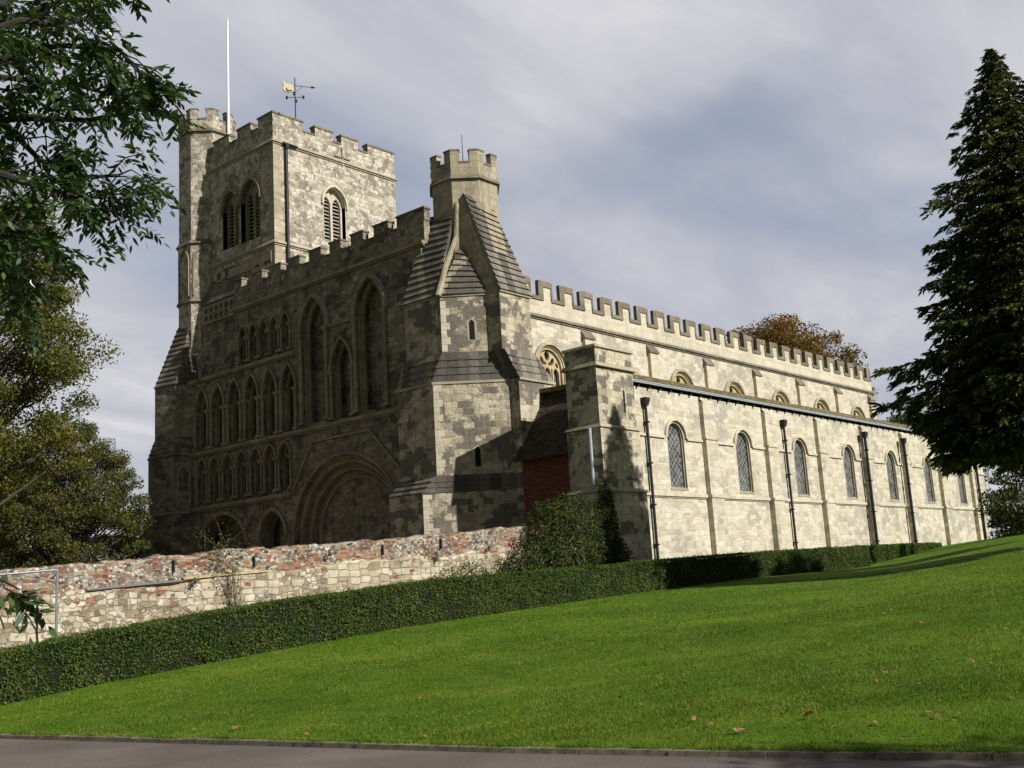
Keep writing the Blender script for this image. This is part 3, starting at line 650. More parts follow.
ob = MB(); ob.loft(octp(OC, 1.80), 15, octp(OC, 1.80), 22.1); ob.loft(octp(OC, 1.84), 22.25, octp(OC, 1.84), 22.95)
def octmerl(mb, cop, c, R_, z0, z1, frac=.5, th=.3, ct=.09):
    V8 = octp(c, R_); I8 = octp(c, R_-th)
    for k in range(8):     # merlons wrap the corners
        def lerp(a, b_, t): return (a[0]+(b_[0]-a[0])*t, a[1]+(b_[1]-a[1])*t)
        f_ = .31
        p0, p1, p2 = V8[k-1], V8[k], V8[(k+1) % 8]; q0, q1, q2 = I8[k-1], I8[k], I8[(k+1) % 8]
        P = [lerp(p1, p0, f_), p1, lerp(p1, p2, f_), lerp(q1, q2, f_), q1, lerp(q1, q0, f_)]
        mb.loft(P, z0, P, z1)
        cc = (sum(p[0] for p in P)/6, sum(p[1] for p in P)/6); G = [(cc[0]+(p[0]-cc[0])*1.1, cc[1]+(p[1]-cc[1])*1.1) for p in P]
        cop.loft(G, z1, G, z1+ct)
        Q = [lerp(p1, p2, f_+.005), lerp(p1, p2, 1-f_-.005), lerp(q1, q2, 1-f_-.005), lerp(q1, q2, f_+.005)]
        cc = (sum(p[0] for p in Q)/4, sum(p[1] for p in Q)/4); G = [(c[0]+(p[0]-c[0])*1.02, c[1]+(p[1]-c[1])*1.02) for p in Q]
        cop.loft(G, z0+.002, G, z0+ct)
oc_ = MB(); octmerl(ob, oc_, OC, 1.84, 22.95, 23.6)
part(ob, 'turret_top', 'turret_top')
oc_.loft(octp(OC, 1.95), 22.1, octp(OC, 1.90), 22.27)
part(oc_, 'turret_coping', 'coping')
t_ = MB(); t_.loft(octp(OC, .03), 23, octp(OC, .015), 25.2); part(t_, 'lightning_rod', 'black_iron')
# steep stone-slated slopes of the two buttresses and the web between them
bw_ = MB()
def vec(*a): return Vector(a)
def slopecourses(mb, e0, e1, t0, t1, n, th=.05):
    "stone courses laid up a slope: eave e0-e1, top t0-t1, each course lapping the one below"
    e0, e1, t0, t1 = map(Vector, (e0, e1, t0, t1)); nrm = (e1-e0).cross(t0-e0).normalized()
    mid = (e0+e1)/2
    if nrm.dot(Vector((mid.x-40.5, mid.y-40, 2))) < 0: nrm = -nrm
    for i in range(n):
        a0 = e0.lerp(t0, i/n); a1 = e1.lerp(t1, i/n); b0 = e0.lerp(t0, (i+1.02)/n); b1 = e1.lerp(t1, (i+1.02)/n)
        o0 = nrm*(th+.05); o1 = nrm*.02; i_ = -nrm*.12
        mb.add([a0+o0, a1+o0, b1+o1, b0+o1, a0+i_, a1+i_, b1+i_, b0+i_], [(0, 1, 2, 3), (4, 7, 6, 5), (0, 4, 5, 1), (3, 2, 6, 7), (0, 3, 7, 4), (1, 5, 6, 2)])
# north buttress body below its slope (solid wedge) and west one
zE = 15.85
nb_ = MB()
nb_.add([(37.9, 33.35, zE), (40.1, 33.35, zE), (40.6, 35.2, 19.6), (37.9, 35.3, 21.2), (37.9, 36.6, zE), (40.1, 36.6, zE), (37.9, 36.6, 21.2), (40.6, 36.6, 19.6)],
        [(0, 1, 2, 3), (0, 4, 5, 1), (0, 3, 6, 4), (1, 5, 7, 2), (3, 2, 7, 6), (4, 6, 7, 5)])
nb_.add([(36.4, 38.2, zE), (36.4, 35.8, zE), (38.1, 36.1, 20.3), (38.1, 37.6, 20.3), (39, 38.2, zE), (39, 35.8, zE), (39, 36.1, 20.3), (39, 37.6, 20.3)],
        [(0, 1, 2, 3), (0, 4, 5, 1), (0, 3, 7, 4), (1, 5, 6, 2), (3, 2, 6, 7), (4, 7, 6, 5)])
part(nb_, 'buttress_web', 'turret_top', TR)
slopecourses(bw_, (37.85, 33.22, zE-.05), (40.25, 33.22, zE-.05), (37.85, 35.25, 21.25), (39.6, 35.0, 20.9), 15)
slopecourses(bw_, (36.25, 38.35, zE-.05), (36.25, 35.8, zE-.05), (37.75, 37.6, 20.6), (37.75, 35.9, 20.4), 13)
slopecourses(bw_, (36.3, 35.75, zE-.05), (37.9, 34.08, zE-.05), (37.80, 35.75, 18.5), (37.9, 35.4, 18.3), 8)
part(bw_, 'buttress_slates', 'stone_slate', TR)
# rounded stone roll on the hip, and verge stone on the north slope
t_ = MB(); t_.tube([(36.25, 35.78, zE-.1), (36.8, 35.75, 17.3), (37.6, 35.7, 19.0), (37.75, 35.65, 20.8)], [.17, .14, .12, .1], 8)
t_.tube([(37.9, 33.28, zE-.05), (37.9, 35.25, 21.25)], .06, 6)
part(t_, 'hip_roll', 'turret_top', TR)
t_ = MB(); t_.loft([(p[0]+(p[0]-38.5)*.03, p[1]+(p[1]-36)*.03) for p in UB], 15.72, [(p[0]+(p[0]-38.5)*.04, p[1]+(p[1]-36)*.04) for p in UB], 15.84)
t_.loft([(p[0]+(p[0]-38.5)*.03, p[1]+(p[1]-36)*.03) for p in LB], 11.42, [(p[0]+(p[0]-38.5)*.035, p[1]+(p[1]-36)*.035) for p in LB], 11.54)
part(t_, 'turret_string', 'dressing', TR)
# slit windows on the chamfer
def slit(px, py, S, w_, h_, nm='slit_window'):
    d = pray(px, py); t = S/(d.x+d.y); c = CAM+d*t; a = Vector((1, -1, 0)).normalized(); nn = Vector((-1, -1, 0)).normalized()
    mb = MB(); pts = [(-w_, -h_), (w_, -h_), (w_, h_*.8), (0, h_*1.15), (-w_, h_*.8)]
    vs = [c+a*p[0]+Vector((0, 0, p[1]))+nn*e for e in (.012, -.05) for p in pts]
    mb.add(vs, [(0, 1, 2, 3, 4), (9, 8, 7, 6, 5)]+[(i, (i+1) % 5, 5+(i+1) % 5, 5+i) for i in range(5)]); part(mb, nm, 'void', TR)
    fr = MB(); k = 1.0
    vs = [c+a*p[0]*1.9+Vector((0, 0, p[1]*1.12))+nn*e for e in (.006, -.05) for p in pts]
    fr.add(vs, [(0, 1, 2, 3, 4), (9, 8, 7, 6, 5)]+[(i, (i+1) % 5, 5+(i+1) % 5, 5+i) for i in range(5)]); part(fr, 'slit_surround', 'dressing', TR)
slit(472, 330, 71.95+.1, .13, .48); slit(478, 457, 72.17, .13, .45)
# corner quoins, pale, on the chamfer's west arris
t_ = MB(); rq = random.Random(9)
for (cx0, cy0, z0_, z1_) in ((36.0, 36.17, 7.1, 11.4), (35.5, 36.67, 2.0, 6.2), (36.35, 35.78, 13.0, 15.7)):
    z_ = z0_; k = 0
    while z_ < z1_-.2:
        l_ = .42 if k % 2 else .26; dz = min(.36, z1_-z_)
        a = Vector((1, -1, 0)).normalized(); nn = Vector((-1, -1, 0)).normalized(); p = Vector((cx0, cy0, z_))
        vs = [p+nn*.02-a*.004, p+a*l_+nn*.02, p+a*l_-nn*.05, p+Vector((.05, 0, 0))]
        vs = vs+[v+Vector((0, 0, dz-.012)) for v in vs]
        t_.add(vs, [(0, 3, 2, 1), (4, 5, 6, 7), (0, 1, 5, 4), (1, 2, 6, 5), (2, 3, 7, 6), (3, 0, 4, 7)]); z_ += dz; k += 1
part(t_, 'quoins', 'pale_dressing', TR)

# ---- west front
fm = FX(37.0); front = MB()
OUT = [(39.0, .8), (58.7, .8), (58.7, 15.35), (53.75, 15.35), (53.75, 19.0), (37.6, 19.0), (37.6, 12.6), (39.0, 12.6)]
lowA = [57.2, 55.5, 53.8, 52.08, 50.33, 48.6]; gal = [57.2, 55.86, 54.5, 53.1, 51.75, 50.4, 49.05]; bli = [52.86, 51.82, 50.81, 49.81, 48.75]
holes = [arch(y, .60, 10.98, 13.42, 14.78, 7) for y in lowA]+[arch(y, .47, 7.75, 9.7, 10.42, 6) for y in gal]+[arch(y, .34, 15.62, 17.2, 17.82, 5) for y in bli]
holes += [arch(46.3, 1.05, 11.15, 16.3, 18.2), arch(41.62, 1.12, 11.15, 16.3, 18.25), arch(43.98, .80, 11.05, 13.75, 15.35)]
holes += [arch(44.1, 4.25, .9, 5.0, 9.1, 16), arch(55.15, 2.3, .9, 5.0, 6.9, 12), arch(50.3, 1.15, .9, 5.3, 6.7, 10)]
front.panel(OUT, holes, fm, 0, .9)
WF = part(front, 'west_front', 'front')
bk = MB(); bk.box(37.78, 38.2, 48.0, 58.69, 7.4, 18.95); bk.box(37.78, 38.2, 37.7, 48.0, 10.9, 18.95); bk.box(38.3, 38.6, 48.4, 58.7, .8, 7.4)
part(bk, 'inner_wall', 'front', WF)
# portal orders stepping inwards
R_l = [4.25, 3.85, 3.45, 3.05, 2.65, 2.3, 2.0]
for i in range(1, 7):
    t_ = MB(); w0 = .3+.33*(i-1)
    t_.panel(rect(39.3, 48.3, .8, 9.4), [arch(44.1, R_l[i], .9, 5.0, 5.0+R_l[i]*.96, 16)], fm, w0, w0+.33); part(t_, 'portal_order', 'front_trim', WF)
for i in range(7):
    t_ = MB(); w0 = .3+.33*(i-1) if i else 0.0
    pts = [(37+w0-.02, 44.1+(R_l[i]+.08)*math.cos(a), 5.0+(R_l[i]*.965+.08)*math.sin(a)) for a in np.linspace(0, PI, 33)]
    t_.tube(pts, .085, 6, True); t_.tube([(37+w0-.02, 44.1+R_l[i]+.08, 1), (37+w0-.02, 44.1+R_l[i]+.08, 5)], .1, 6); t_.tube([(37+w0-.02, 44.1-R_l[i]-.08, 1), (37+w0-.02, 44.1-R_l[i]-.08, 5)], .1, 6)
    part(t_, 'portal_moulding', 'front_trim', WF)
t_ = MB(); t_.box(39.25, 39.45, 41.2, 47.0, .8, 8.2); part(t_, 'tympanum', 'front', WF)
t_ = MB()
for y in (42.6, 43.5, 44.4, 45.3): t_.box(39.14, 39.24, y-.06, y+.06, .9, 6.6)
t_.panel(arch(43.1, .8, .9, 3.9, 5.1), [arch(43.1, .6, 1.0, 3.9, 4.9)], fm, 2.1, 2.24); part(t_, 'portal_shafts', 'front', WF)
def bar(mb, a, b_, ww=.11, pr=.13, X0=37.0):
    a = Vector((0, *a)); b_ = Vector((0, *b_)); d = (b_-a).normalized(); n_ = Vector((0, -d.z, d.y))*ww/2
    vs = [(X0+w_, p.y, p.z) for w_ in (-pr, 0) for p in (a-n_, b_-n_, b_+n_, a+n_)]
    mb.add(vs, [(0, 1, 2, 3), (7, 6, 5, 4), (0, 4, 5, 1), (1, 5, 6, 2), (2, 6, 7, 3), (3, 7, 4, 0)])
t_ = MB()
for a, b_ in (((48.45, 7.45), (46.6, 10.12)), ((46.6, 10.12), (41.9, 10.12)), ((41.9, 10.12), (39.6, 7.8))): bar(t_, a, b_)
part(t_, 'portal_label', 'front_trim', WF)
# string courses of the front
t_ = MB()
for a, b_, z_ in ((48.0, 58.75, 15.38), (39.1, 58.75, 10.84), (48.5, 58.75, 7.5), (37.3, 53.9, 19.05)):
    t_.panel(rect(a, b_, z_-.09, z_+.09), [], fm, -.2, 0); t_.panel(rect(a, b_, z_-.18, z_-.09), [], fm, -.1, 0)
for a, b_ in ((43.0, 45.1),): t_.panel(rect(a, b_, 16.2, 16.32), [], fm, -.12, 0)
part(t_, 'front_string', 'front_trim', WF)
# arcades: hood, shafts and capitals of every bay
def bay(y, a, zb, zs, zt, nm, sh=.09, deep=0, lead=False, hoodw=.16):
    t_ = MB()
    t_.panel(archring(y, a+.02, a+.02+hoodw, zs, zt+.02, drop=.0), [], fm, -.13, 0)
    o_ = part(t_, nm, 'front_trim', WF)
    s_ = MB()
    for e in (-1, 1):
        s_.tube([(36.93, y+e*(a+.06), zb), (36.93, y+e*(a+.06), zs-.12)], sh, 8)
        s_.loft([(36.82, y+e*(a+.06)-sh*1.2), (37.05, y+e*(a+.06)-sh*1.2), (37.05, y+e*(a+.06)+sh*1.2), (36.82, y+e*(a+.06)+sh*1.2)], zs-.22, [(36.76, y+e*(a+.06)-sh*1.9), (37.05, y+e*(a+.06)-sh*1.9), (37.05, y+e*(a+.06)+sh*1.9), (36.76, y+e*(a+.06)+sh*1.9)], zs-.02)
        s_.loft([(36.76, y+e*(a+.06)-sh*1.8), (37.05, y+e*(a+.06)-sh*1.8), (37.05, y+e*(a+.06)+sh*1.8), (36.76, y+e*(a+.06)+sh*1.8)], zb, [(36.82, y+e*(a+.06)-sh*1.2), (37.05, y+e*(a+.06)-sh*1.2), (37.05, y+e*(a+.06)+sh*1.2), (36.82, y+e*(a+.06)+sh*1.2)], zb+.18)
        # receding second shaft inside the jamb
        s_.tube([(37.2, y+e*(a-.05), zb), (37.2, y+e*(a-.05), zs)], sh*.7, 6)
    part(s_, 'shafts', 'front_trim', WF)
    # inner order
    u_ = MB(); u_.panel(arch(y, a+.01, zb, zs, zt+.01), [arch(y, a*.76, zb+.02, zs, zt-a*.26)], fm, .26, .42); part(u_, 'inner_order', 'front_trim', WF)
    if lead:
        l_ = MB(); P = arch(y, a+.02+hoodw, zs-.1, zs, zt+.02+hoodw, 10); top = [p for p in P[2:] if p[0] <= y+.01]
        for p, q in zip(top[:-1], top[1:]):
            l_.add([(36.8, p[0], p[1]+.03), (36.8, q[0], q[1]+.03), (37.0, q[0], q[1]+.06), (37.0, p[0], p[1]+.06)], [(0, 1, 2, 3)])
        part(l_, 'lead_flashing', 'lead', WF)
for y in lowA: bay(y, .60, 10.98, 13.42, 14.78, 'arcade_arch', .11)
for y in gal: bay(y, .47, 7.75, 9.7, 10.42, 'gallery_arch', .07, hoodw=.1)
for y in bli: bay(y, .34, 15.62, 17.2, 17.82, 'blind_arch', .05, hoodw=.08)
bay(46.3, 1.05, 11.15, 16.3, 18.2, 'tall_arch', .12, lead=True, hoodw=.26); bay(41.62, 1.12, 11.15, 16.3, 18.25, 'tall_arch', .12, lead=True, hoodw=.26)
bay(43.98, .80, 11.05, 13.75, 15.35, 'mid_arch', .1, hoodw=.18)
for y, a, zt in ((55.15, 2.3, 6.9), (50.3, 1.15, 6.7)):
    t_ = MB(); t_.panel(archring(y, a+.02, a+.24, 5.0 if a > 2 else 5.3, zt+.02), [], fm, -.12, 0); part(t_, 'low_arch', 'front_trim', WF)
t_ = MB()  # dark openings, plus dark strips added as painted shade in the arch recesses
for y in lowA: t_.box(37.75, 37.77, y-.42, y+(.12 if y > 53 else -.1), 11.1, 13.6)
for y in gal: t_.box(37.75, 37.77, y-.35, y-.1, 7.9, 9.8)
for y, a in ((46.3, 1.05), (41.62, 1.12)): t_.box(37.75, 37.77, y-a*.74, y-a*.3, 11.3, 16.6)
t_.box(37.75, 37.77, 43.75, 44.1, 11.2, 14.6); t_.box(37.75, 37.77, 43.7, 44.2, 14.7, 15.0)
part(t_, 'openings_and_shade', 'void', WF)
# front parapet
pb, cp = MB(), MB()
battlement(pb, cp, fm, 37.3, 53.8, 19.0, 20.25, 20.85, [(37.25, 39.3), (39.98, 41.1), (41.95, 42.95), (43.8, 44.75), (45.5, 46.55), (47.4, 48.42), (49.15, 50.15), (50.95, 51.95), (53.0, 53.78)], th=.4, ct=.1)
part(pb, 'front_parapet', 'front'); part(cp, 'front_coping', 'coping')
t_ = MB(); t_.box(38.0, 38.5, 36.0, 51, 1, 19.0); part(t_, 'front_back_wall', 'front')
# ---- tower
tw = MB()
tw.panel(rect(51.0, 60.4, 8, 29.35), [arch(55.5, .82, 23.65, 26.2, 27.35), arch(53.4, .95, 23.6, 26.2, 27.55)], FX(38.0), 0, .8)
tw.panel(rect(38.8, 48.0, 8, 29.35), [arch(42.66, .88, 23.8, 26.4, 27.4)], FY(51.0), 0, .8)
tw.box(47.2, 48.0, 51.8, 60.4, 8, 29.35); tw.box(38.8, 47.2, 59.6, 60.4, 8, 29.35); tw.add([(38.2, 51.2, 29.9), (47.8, 51.2, 29.9), (47.8, 60.2, 29.9), (38.2, 60.2, 29.9)], [(0, 1, 2, 3)])
# west wall butts the corner of the north wall
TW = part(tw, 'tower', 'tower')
t_ = MB(); t_.box(38.6, 47.4, 51.75, 59.7, 20, 29); part(t_, 'belfry_dark', 'void', TW)
pb, cp = MB(), MB()
battlement(pb, cp, FX(38.0), 51.0, 60.4, 29.42, 30.55, 31.15, [(51.0, 52.5), (53.25, 54.7), (55.58, 57.35), (58.6, 60.4)], th=.45, ct=.12)
battlement(pb, cp, FY(51.0), 38.46, 48.0, 29.42, 30.55, 31.15, [(38.46, 40.3), (41.27, 42.7), (43.4, 44.8), (45.65, 48.0)], th=.45, ct=.121)
battlement(pb, cp, FX(47.55), 51.46, 60.4, 29.42, 30.55, 31.15, [(53.2, 54.7), (56.5, 58.0), (58.9, 60.4)], th=.45, ct=.12)
battlement(pb, cp, FY(59.95), 38.46, 47.5, 29.42, 30.55, 31.15, [(40, 41.5), (43.4, 44.8)], th=.45, ct=.12)
part(pb, 'tower_parapet', 'tower', TW); part(cp, 'tower_coping', 'coping', TW)
t_ = MB()
for z_ in (29.38, 22.92):
    t_.loft(ring(38, 48, 51, 60.4, .16), z_-.1, ring(38, 48, 51, 60.4, .05), z_+.1); t_.loft(ring(38, 48, 51, 60.4, .07), z_-.2, ring(38, 48, 51, 60.4, .07), z_-.1)
part(t_, 'tower_string', 'dressing', TW)
def louvres(fmap, c, a, zb, zs, zt, mat='dressing', nm='belfry_window'):
    fr = MB()
    l1 = arch(c-a*.46, a*.36, zb+.1, zs, zs+a*.6, 6); l2 = arch(c+a*.46, a*.36, zb+.1, zs, zs+a*.6, 6)
    fr.panel(arch(c, a, zb, zs, zt), [l1, l2, [(c, zt-.5*a), (c+.13, zt-.3*a), (c, zt-.1*a), (c-.13, zt-.3*a)]], fmap, .3, .5)
    o_ = part(fr, nm, mat, TW)
    sl = MB(); z_ = zb+.15
    while z_ < zs+a*.5:
        for cc in (c-a*.46, c+a*.46):
            u0, u1 = cc-a*.36, cc+a*.36
            vs = [fmap(u, w_, z) for w_, z in ((.42, z_), (.62, z_+.16), (.62, z_+.2), (.42, z_+.05)) for u in (u0, u1)]
            sl.add(vs, [(0, 1, 3, 2), (2, 3, 5, 4), (4, 5, 7, 6), (6, 7, 1, 0)])
        z_ += .24
    part(sl, 'louvres', 'louvre', o_)
    hd = MB(); hd.panel(archring(c, a+.04, a+.2, zs, zt+.04, drop=.15), [], fmap, -.14, 0); hd.panel(archring(c, a+.0, a+.04, zs, zt, drop=zs-zb-.01), [], fmap, -.03, .3); part(hd, 'hood', mat, o_)
louvres(FY(51), 42.66, .88, 23.8, 26.3, 27.4, 'pale_dressing'); louvres(FX(38), 55.5, .82, 23.65, 26.2, 27.35, 'front_trim'); louvres(FX(38), 53.4, .95, 23.6, 26.2, 27.55, 'front_trim')
d = MB(); d.tube([(38.88, 50.86, 18), (38.88, 50.86, 29.2)], .1, 8); dp_ = part(d, 'drainpipe', 'black_iron')
t_ = MB(); t_.box(38.6, 39.7, 50.75, 50.95, 29.24, 29.34); t_.box(38.78, 39.0, 50.72, 50.95, 28.95, 29.24); part(t_, 'hopper_head', 'black_iron', dp_)
t_ = MB(); t_.box(43.36, 43.46, 50.9, 50.97, 29.1, 30.35); t_.box(42.8, 44.05, 50.9, 50.972, 29.62, 29.72); part(t_, 'wall_tie', 'dressing', TW)
# quoins at the tower's lit arris
t_ = MB(); z_ = 19.0; k = 0
while z_ < 29.0:
    l_ = .75 if k % 2 else .5; t_.box(37.985, 38.0+l_, 50.985, 51.1, z_, z_+.4); t_.box(37.985, 38.05, 51.1, 51.0+l_*.8, z_, z_+.4); z_ += .41; k += 1
part(t_, 'tower_quoins', 'dressing', TW)
# bands on the tower's west face behind the front: chequer, weathering slope, quatrefoil panel
t_ = MB(); t_.box(37.93, 38.0, 51.3, 57.6, 21.7, 22.4); part(t_, 'chequer_band', 'flush', TW)
t_ = MB(); A = [(37.5, 53.9), (38.0, 53.9), (38.0, 58.0), (37.5, 58.0)]; B = [(37.93, 51.5), (38.0, 51.5), (38.0, 58.0), (37.93, 58.0)]
t_.steps(A, 20.35, [(37.93, 53.9), (38.0, 53.9), (38.0, 58.0), (37.93, 58.0)], 21.6, 3, .02); part(t_, 'tower_weathering', 'stone_slate', TW)
qp = MB(); hs = []
for i in range(7):
    for j in range(2): hs.append([(54.15+i*.55+.2*math.cos(a+.4), 19.35+j*.5+.2*math.sin(a+.4)) for a in np.linspace(0, 2*PI, 8)[:-1]])
qp.panel(rect(53.85, 57.9, 19.0, 20.2), hs, FX(37.45), 0, .15); part(qp, 'quatrefoil_frieze', 'front_trim', TW)
t_ = MB(); t_.box(37.58, 38.0, 53.85, 58.2, 15.3, 20.3); t_.box(37.3, 38.0, 53.8, 58.3, 15.3, 15.6); part(t_, 'front_upper_wall', 'front', TW)
# ---- south-west turret
SC = (38.86, 59.35)
ob, oc_ = MB(), MB()
ob.loft(octp(SC, 1.86), 8, octp(SC, 1.86), 20.7); ob.loft(octp(SC, 1.90), 20.9, octp(SC, 1.90), 24.55); ob.loft(octp(SC, 1.84), 24.8, octp(SC, 1.84), 32.2); ob.loft(octp(SC, 1.9), 32.4, octp(SC, 1.9), 33.05)
octmerl(ob, oc_, SC, 1.9, 33.05, 33.72)
ST = part(ob, 'south_turret', 'tower')
oc_.loft(octp(SC, 2.02), 32.2, octp(SC, 1.95), 32.42); oc_.loft(octp(SC, 2.02), 20.7, octp(SC, 1.92), 20.92); oc_.loft(octp(SC, 2.05), 24.55, octp(SC, 1.9), 24.82)
part(oc_, 'turret_coping', 'coping', ST)
V8 = octp(SC, 1.905)
def niche(k, z0, z1):
    a, b_ = V8[k], V8[(k+1) % 8]; c = ((a[0]+b_[0])/2, (a[1]+b_[1])/2); d_ = Vector((b_[0]-a[0], b_[1]-a[1])).normalized(); n_ = Vector((c[0]-SC[0], c[1]-SC[1])).normalized()
    mp_ = lambda u, w_, z: (c[0]+d_.x*u+n_.x*w_, c[1]+d_.y*u+n_.y*w_, z)
    t_ = MB(); t_.panel(archring(0, .48, .58, z1-.8, z1, drop=z1-.8-z0), [], mp_, 0, .08); part(t_, 'niche', 'front_trim', ST)
niche(3, 21.1, 24.2); niche(4, 21.1, 24.2); niche(5, 21.1, 24.2)
LA = [(37.1, 58.35), (36.3, 59.07), (36.0, 60.95), (38.0, 63.2), (41, 63.2), (41, 58.35)]
LB_ = [(37.1, 58.3), (36.1, 58.95), (35.85, 61.45), (38.0, 63.8), (41, 63.8), (41, 58.3)]
LC = [(37.0, 58.2), (35.9, 58.9), (35.6, 61.6), (38.0, 64.2), (41, 64.2), (41, 58.2)]
LT = [(37.7, 58.6), (37.3, 59.0), (37.2, 60.1), (38.2, 61.2), (40, 61.2), (40, 58.6)]
sb = MB(); sb.loft(LA, 11.9, LA, 15.4); sb.loft(LB_, 7.4, LB_, 10.9); sb.loft(LC, .8, LC, 6.6)
part(sb, 'south_turret_base', 'front', ST)
ws = MB(); ws.steps(LA, 15.4, LT, 19.4, 12, .05); ws.steps(LB_, 10.9, LA, 12.0, 4, .05); ws.steps(LC, 6.6, LB_, 7.4, 3, .04); part(ws, 'weathering', 'stone_slate', ST)
t_ = MB(); t_.loft([(p[0]+(p[0]-39)*.04, p[1]+(p[1]-61)*.04) for p in LB_], 7.3, [(p[0]+(p[0]-39)*.02, p[1]+(p[1]-61)*.02) for p in LB_], 7.46); part(t_, 'base_string', 'front_trim', ST)
# small blind arch on the base's diagonal face
a = Vector((37.1, 58.3, 0)); b_ = Vector((36.1, 58.95, 0)); d_ = (b_-a).normalized(); n_ = Vector((-d_.y, d_.x, 0)); n_ = n_ if n_.x < 0 else -n_
mp_ = lambda u, w_, z: tuple((a+b_)/2+d_*u+n_*w_+Vector((0, 0, z)))
t_ = MB(); t_.panel(archring(0, .3, .42, 9.6, 10.2, drop=1.9), [], mp_, 0, .08); part(t_, 'niche', 'front_trim', ST)

# ---- flagpole and weather vane on the tower
fp = empty('flagpole', (39.2, 57.4, 29.9), 'thin white flagpole standing on the tower roof behind the battlements', 'flagpole')
t_ = MB(); t_.tube([(39.2, 57.4, 29.9), (39.2, 57.4, 36), (39.2, 57.4, 40.35)], [.09, .08, .065], 8); t_.build('pole', M['white_paint'], fp)
t_ = MB(); t_.tube([(39.2, 57.4, 40.35), (39.2, 57.4, 40.42), (39.2, 57.4, 40.5)], [.05, .09, .03], 8); t_.build('finial', M['white_paint'], fp)
wv = empty('weather_vane', (40.15, 51.5, 29.9), 'iron weather vane with a gilded ship-like tail above the tower parapet', 'weather vane')
t_ = MB(); t_.tube([(40.15, 51.5, 29.9), (40.15, 51.5, 34.35)], [.045, .03], 6); t_.build('rod', M['black_iron'], wv)
t_ = MB(); c = Vector((40.15, 51.5, 33.0))
for k in range(4):
    d_ = Vector((math.cos(PI/4+k*PI/2), math.sin(PI/4+k*PI/2), 0)); t_.tube([c, c+d_*.5], .02, 4); e = c+d_*.52
    t_.loft(octp((e.x, e.y), .07), e.z-.09, octp((e.x, e.y), .07), e.z+.09)
t_.build('compass_arms', M['black_iron'], wv)
ra = Vector((.93, -.36, .06)).normalized(); c = Vector((40.15, 51.5, 33.8))
t_ = MB(); t_.tube([c, c+ra*1.3], .022, 4); e = c+ra*1.25; t_.tube([e-ra*.16, e+ra*.1], [.09, .01], 6)
t_.tube([c+Vector((0, 0, -.5)), c+ra*.5+Vector((0, 0, .0))], .012, 4); t_.build('pointer', M['black_iron'], wv)
t_ = MB()
def vn(p): return lambda u, w_, z: tuple(c-ra*u*.72+Vector((ra.y, -ra.x, 0))*w_+Vector((0, 0, z*.8)))
t_.panel([(.12, -.45), (.45, -.6), (.9, -.62), (1.12, -.35), (1.0, -.2), (1.1, .12), (1.0, .32), (.75, .08), (.5, .1), (.2, .0)], [], vn(0), -.05, .05)
t_.panel([(.3, -.46), (.7, -.52), (.82, -.3), (.62, -.05), (.32, -.1)], [], vn(0), -.14, .14)
t_.build('gilded_tail', M['gold'], wv)

# ------------------------------------------------------------------ garden wall
gw = empty('garden_wall', (20, 27.7, .4), 'old boundary wall of weathered red brick and flint above pale stone, behind the clipped hedge', 'wall')
wxs = [2, 12, 14.65, 17.7, 21.2, 25.5, 30.6, 35.5]; wts = [2.5, 2.82, 2.96, 3.16, 3.33, 3.56, 3.9, 4.15]
lds = np.array([2.0, 2.05, 2.18, 2.42, 2.62, 2.85, 3.12, 3.3])
def wallmesh(name, zlo, zhi, y0, mat, nz, ny_=.5):
    nxw = 670; U = np.linspace(2, 35.6, nxw); lo = zlo(U); hi_ = zhi(U); T = np.linspace(0, 1, nz)
    V = []; 
    for t in T: V.append(np.stack([U, np.full(nxw, y0), lo+(hi_-lo)*t], 1))
    V = np.array(V)
    for i in range(nz):
        for j in range(nxw):
            p = V[i, j]; V[i, j, 1] += .05*noise.noise((p[0]*2.3, 3.1, p[2]*4))+.03*noise.noise((p[0]*7, 9.1, p[2]*14))
    top = V[-1].copy(); top[:, 1] += .12; top[:, 2] += .05; top2 = top.copy(); top2[:, 1] = y0+ny_; bot = top2.copy(); bot[:, 2] = lo
    V = np.concatenate([V, [top, top2, bot]]); n_ = V.shape[0]
    idx = np.arange(n_*nxw).reshape(n_, nxw); Fq = np.stack([idx[:-1, :-1], idx[:-1, 1:], idx[1:, 1:], idx[1:, :-1]], -1).reshape(-1, 4)
    return rawmesh(name, V.reshape(-1, 3), Fq, mat, gw)
rj = np.array([noise.noise((u*2.1, 0, 0))*.07+noise.noise((u*9.1, 2, 0))*.045+noise.noise((u*.5, 5, 0))*.07 for u in np.linspace(2, 35.6, 670)])
lj = np.array([noise.noise((u*.45, 7, 0))*.22+noise.noise((u*3.1, 2, 4))*.05 for u in np.linspace(2, 35.6, 670)])
wallmesh('upper_courses', lambda U: np.interp(U, wxs, lds)-.3, lambda U: np.interp(U, wxs, wts)-.04+rj, 27.5, M['wall_up'], 26)
wallmesh('lower_courses', lambda U: np.interp(U, wxs, zN[[4, 5, 6, 7, 8, 9, 9, 9]]*0-.3), lambda U: np.interp(U, wxs, lds)+lj, 27.38, M['wall_low'], 40, .3)
t_ = MB(); t_.add([(14.2, 27.31, 2.25), (17.0, 27.31, 2.40), (17.0, 27.5, 2.43), (14.2, 27.5, 2.28), (14.2, 27.31, 2.225), (17.0, 27.31, 2.375), (17.0, 27.5, 2.30), (14.2, 27.5, 2.15)], [(0, 1, 2, 3), (4, 7, 6, 5), (0, 4, 5, 1), (0, 3, 7, 4), (1, 5, 6, 2)]); t_.build('slate_ledge', simple('slate_grey', (.20, .19, .19), .8), gw)
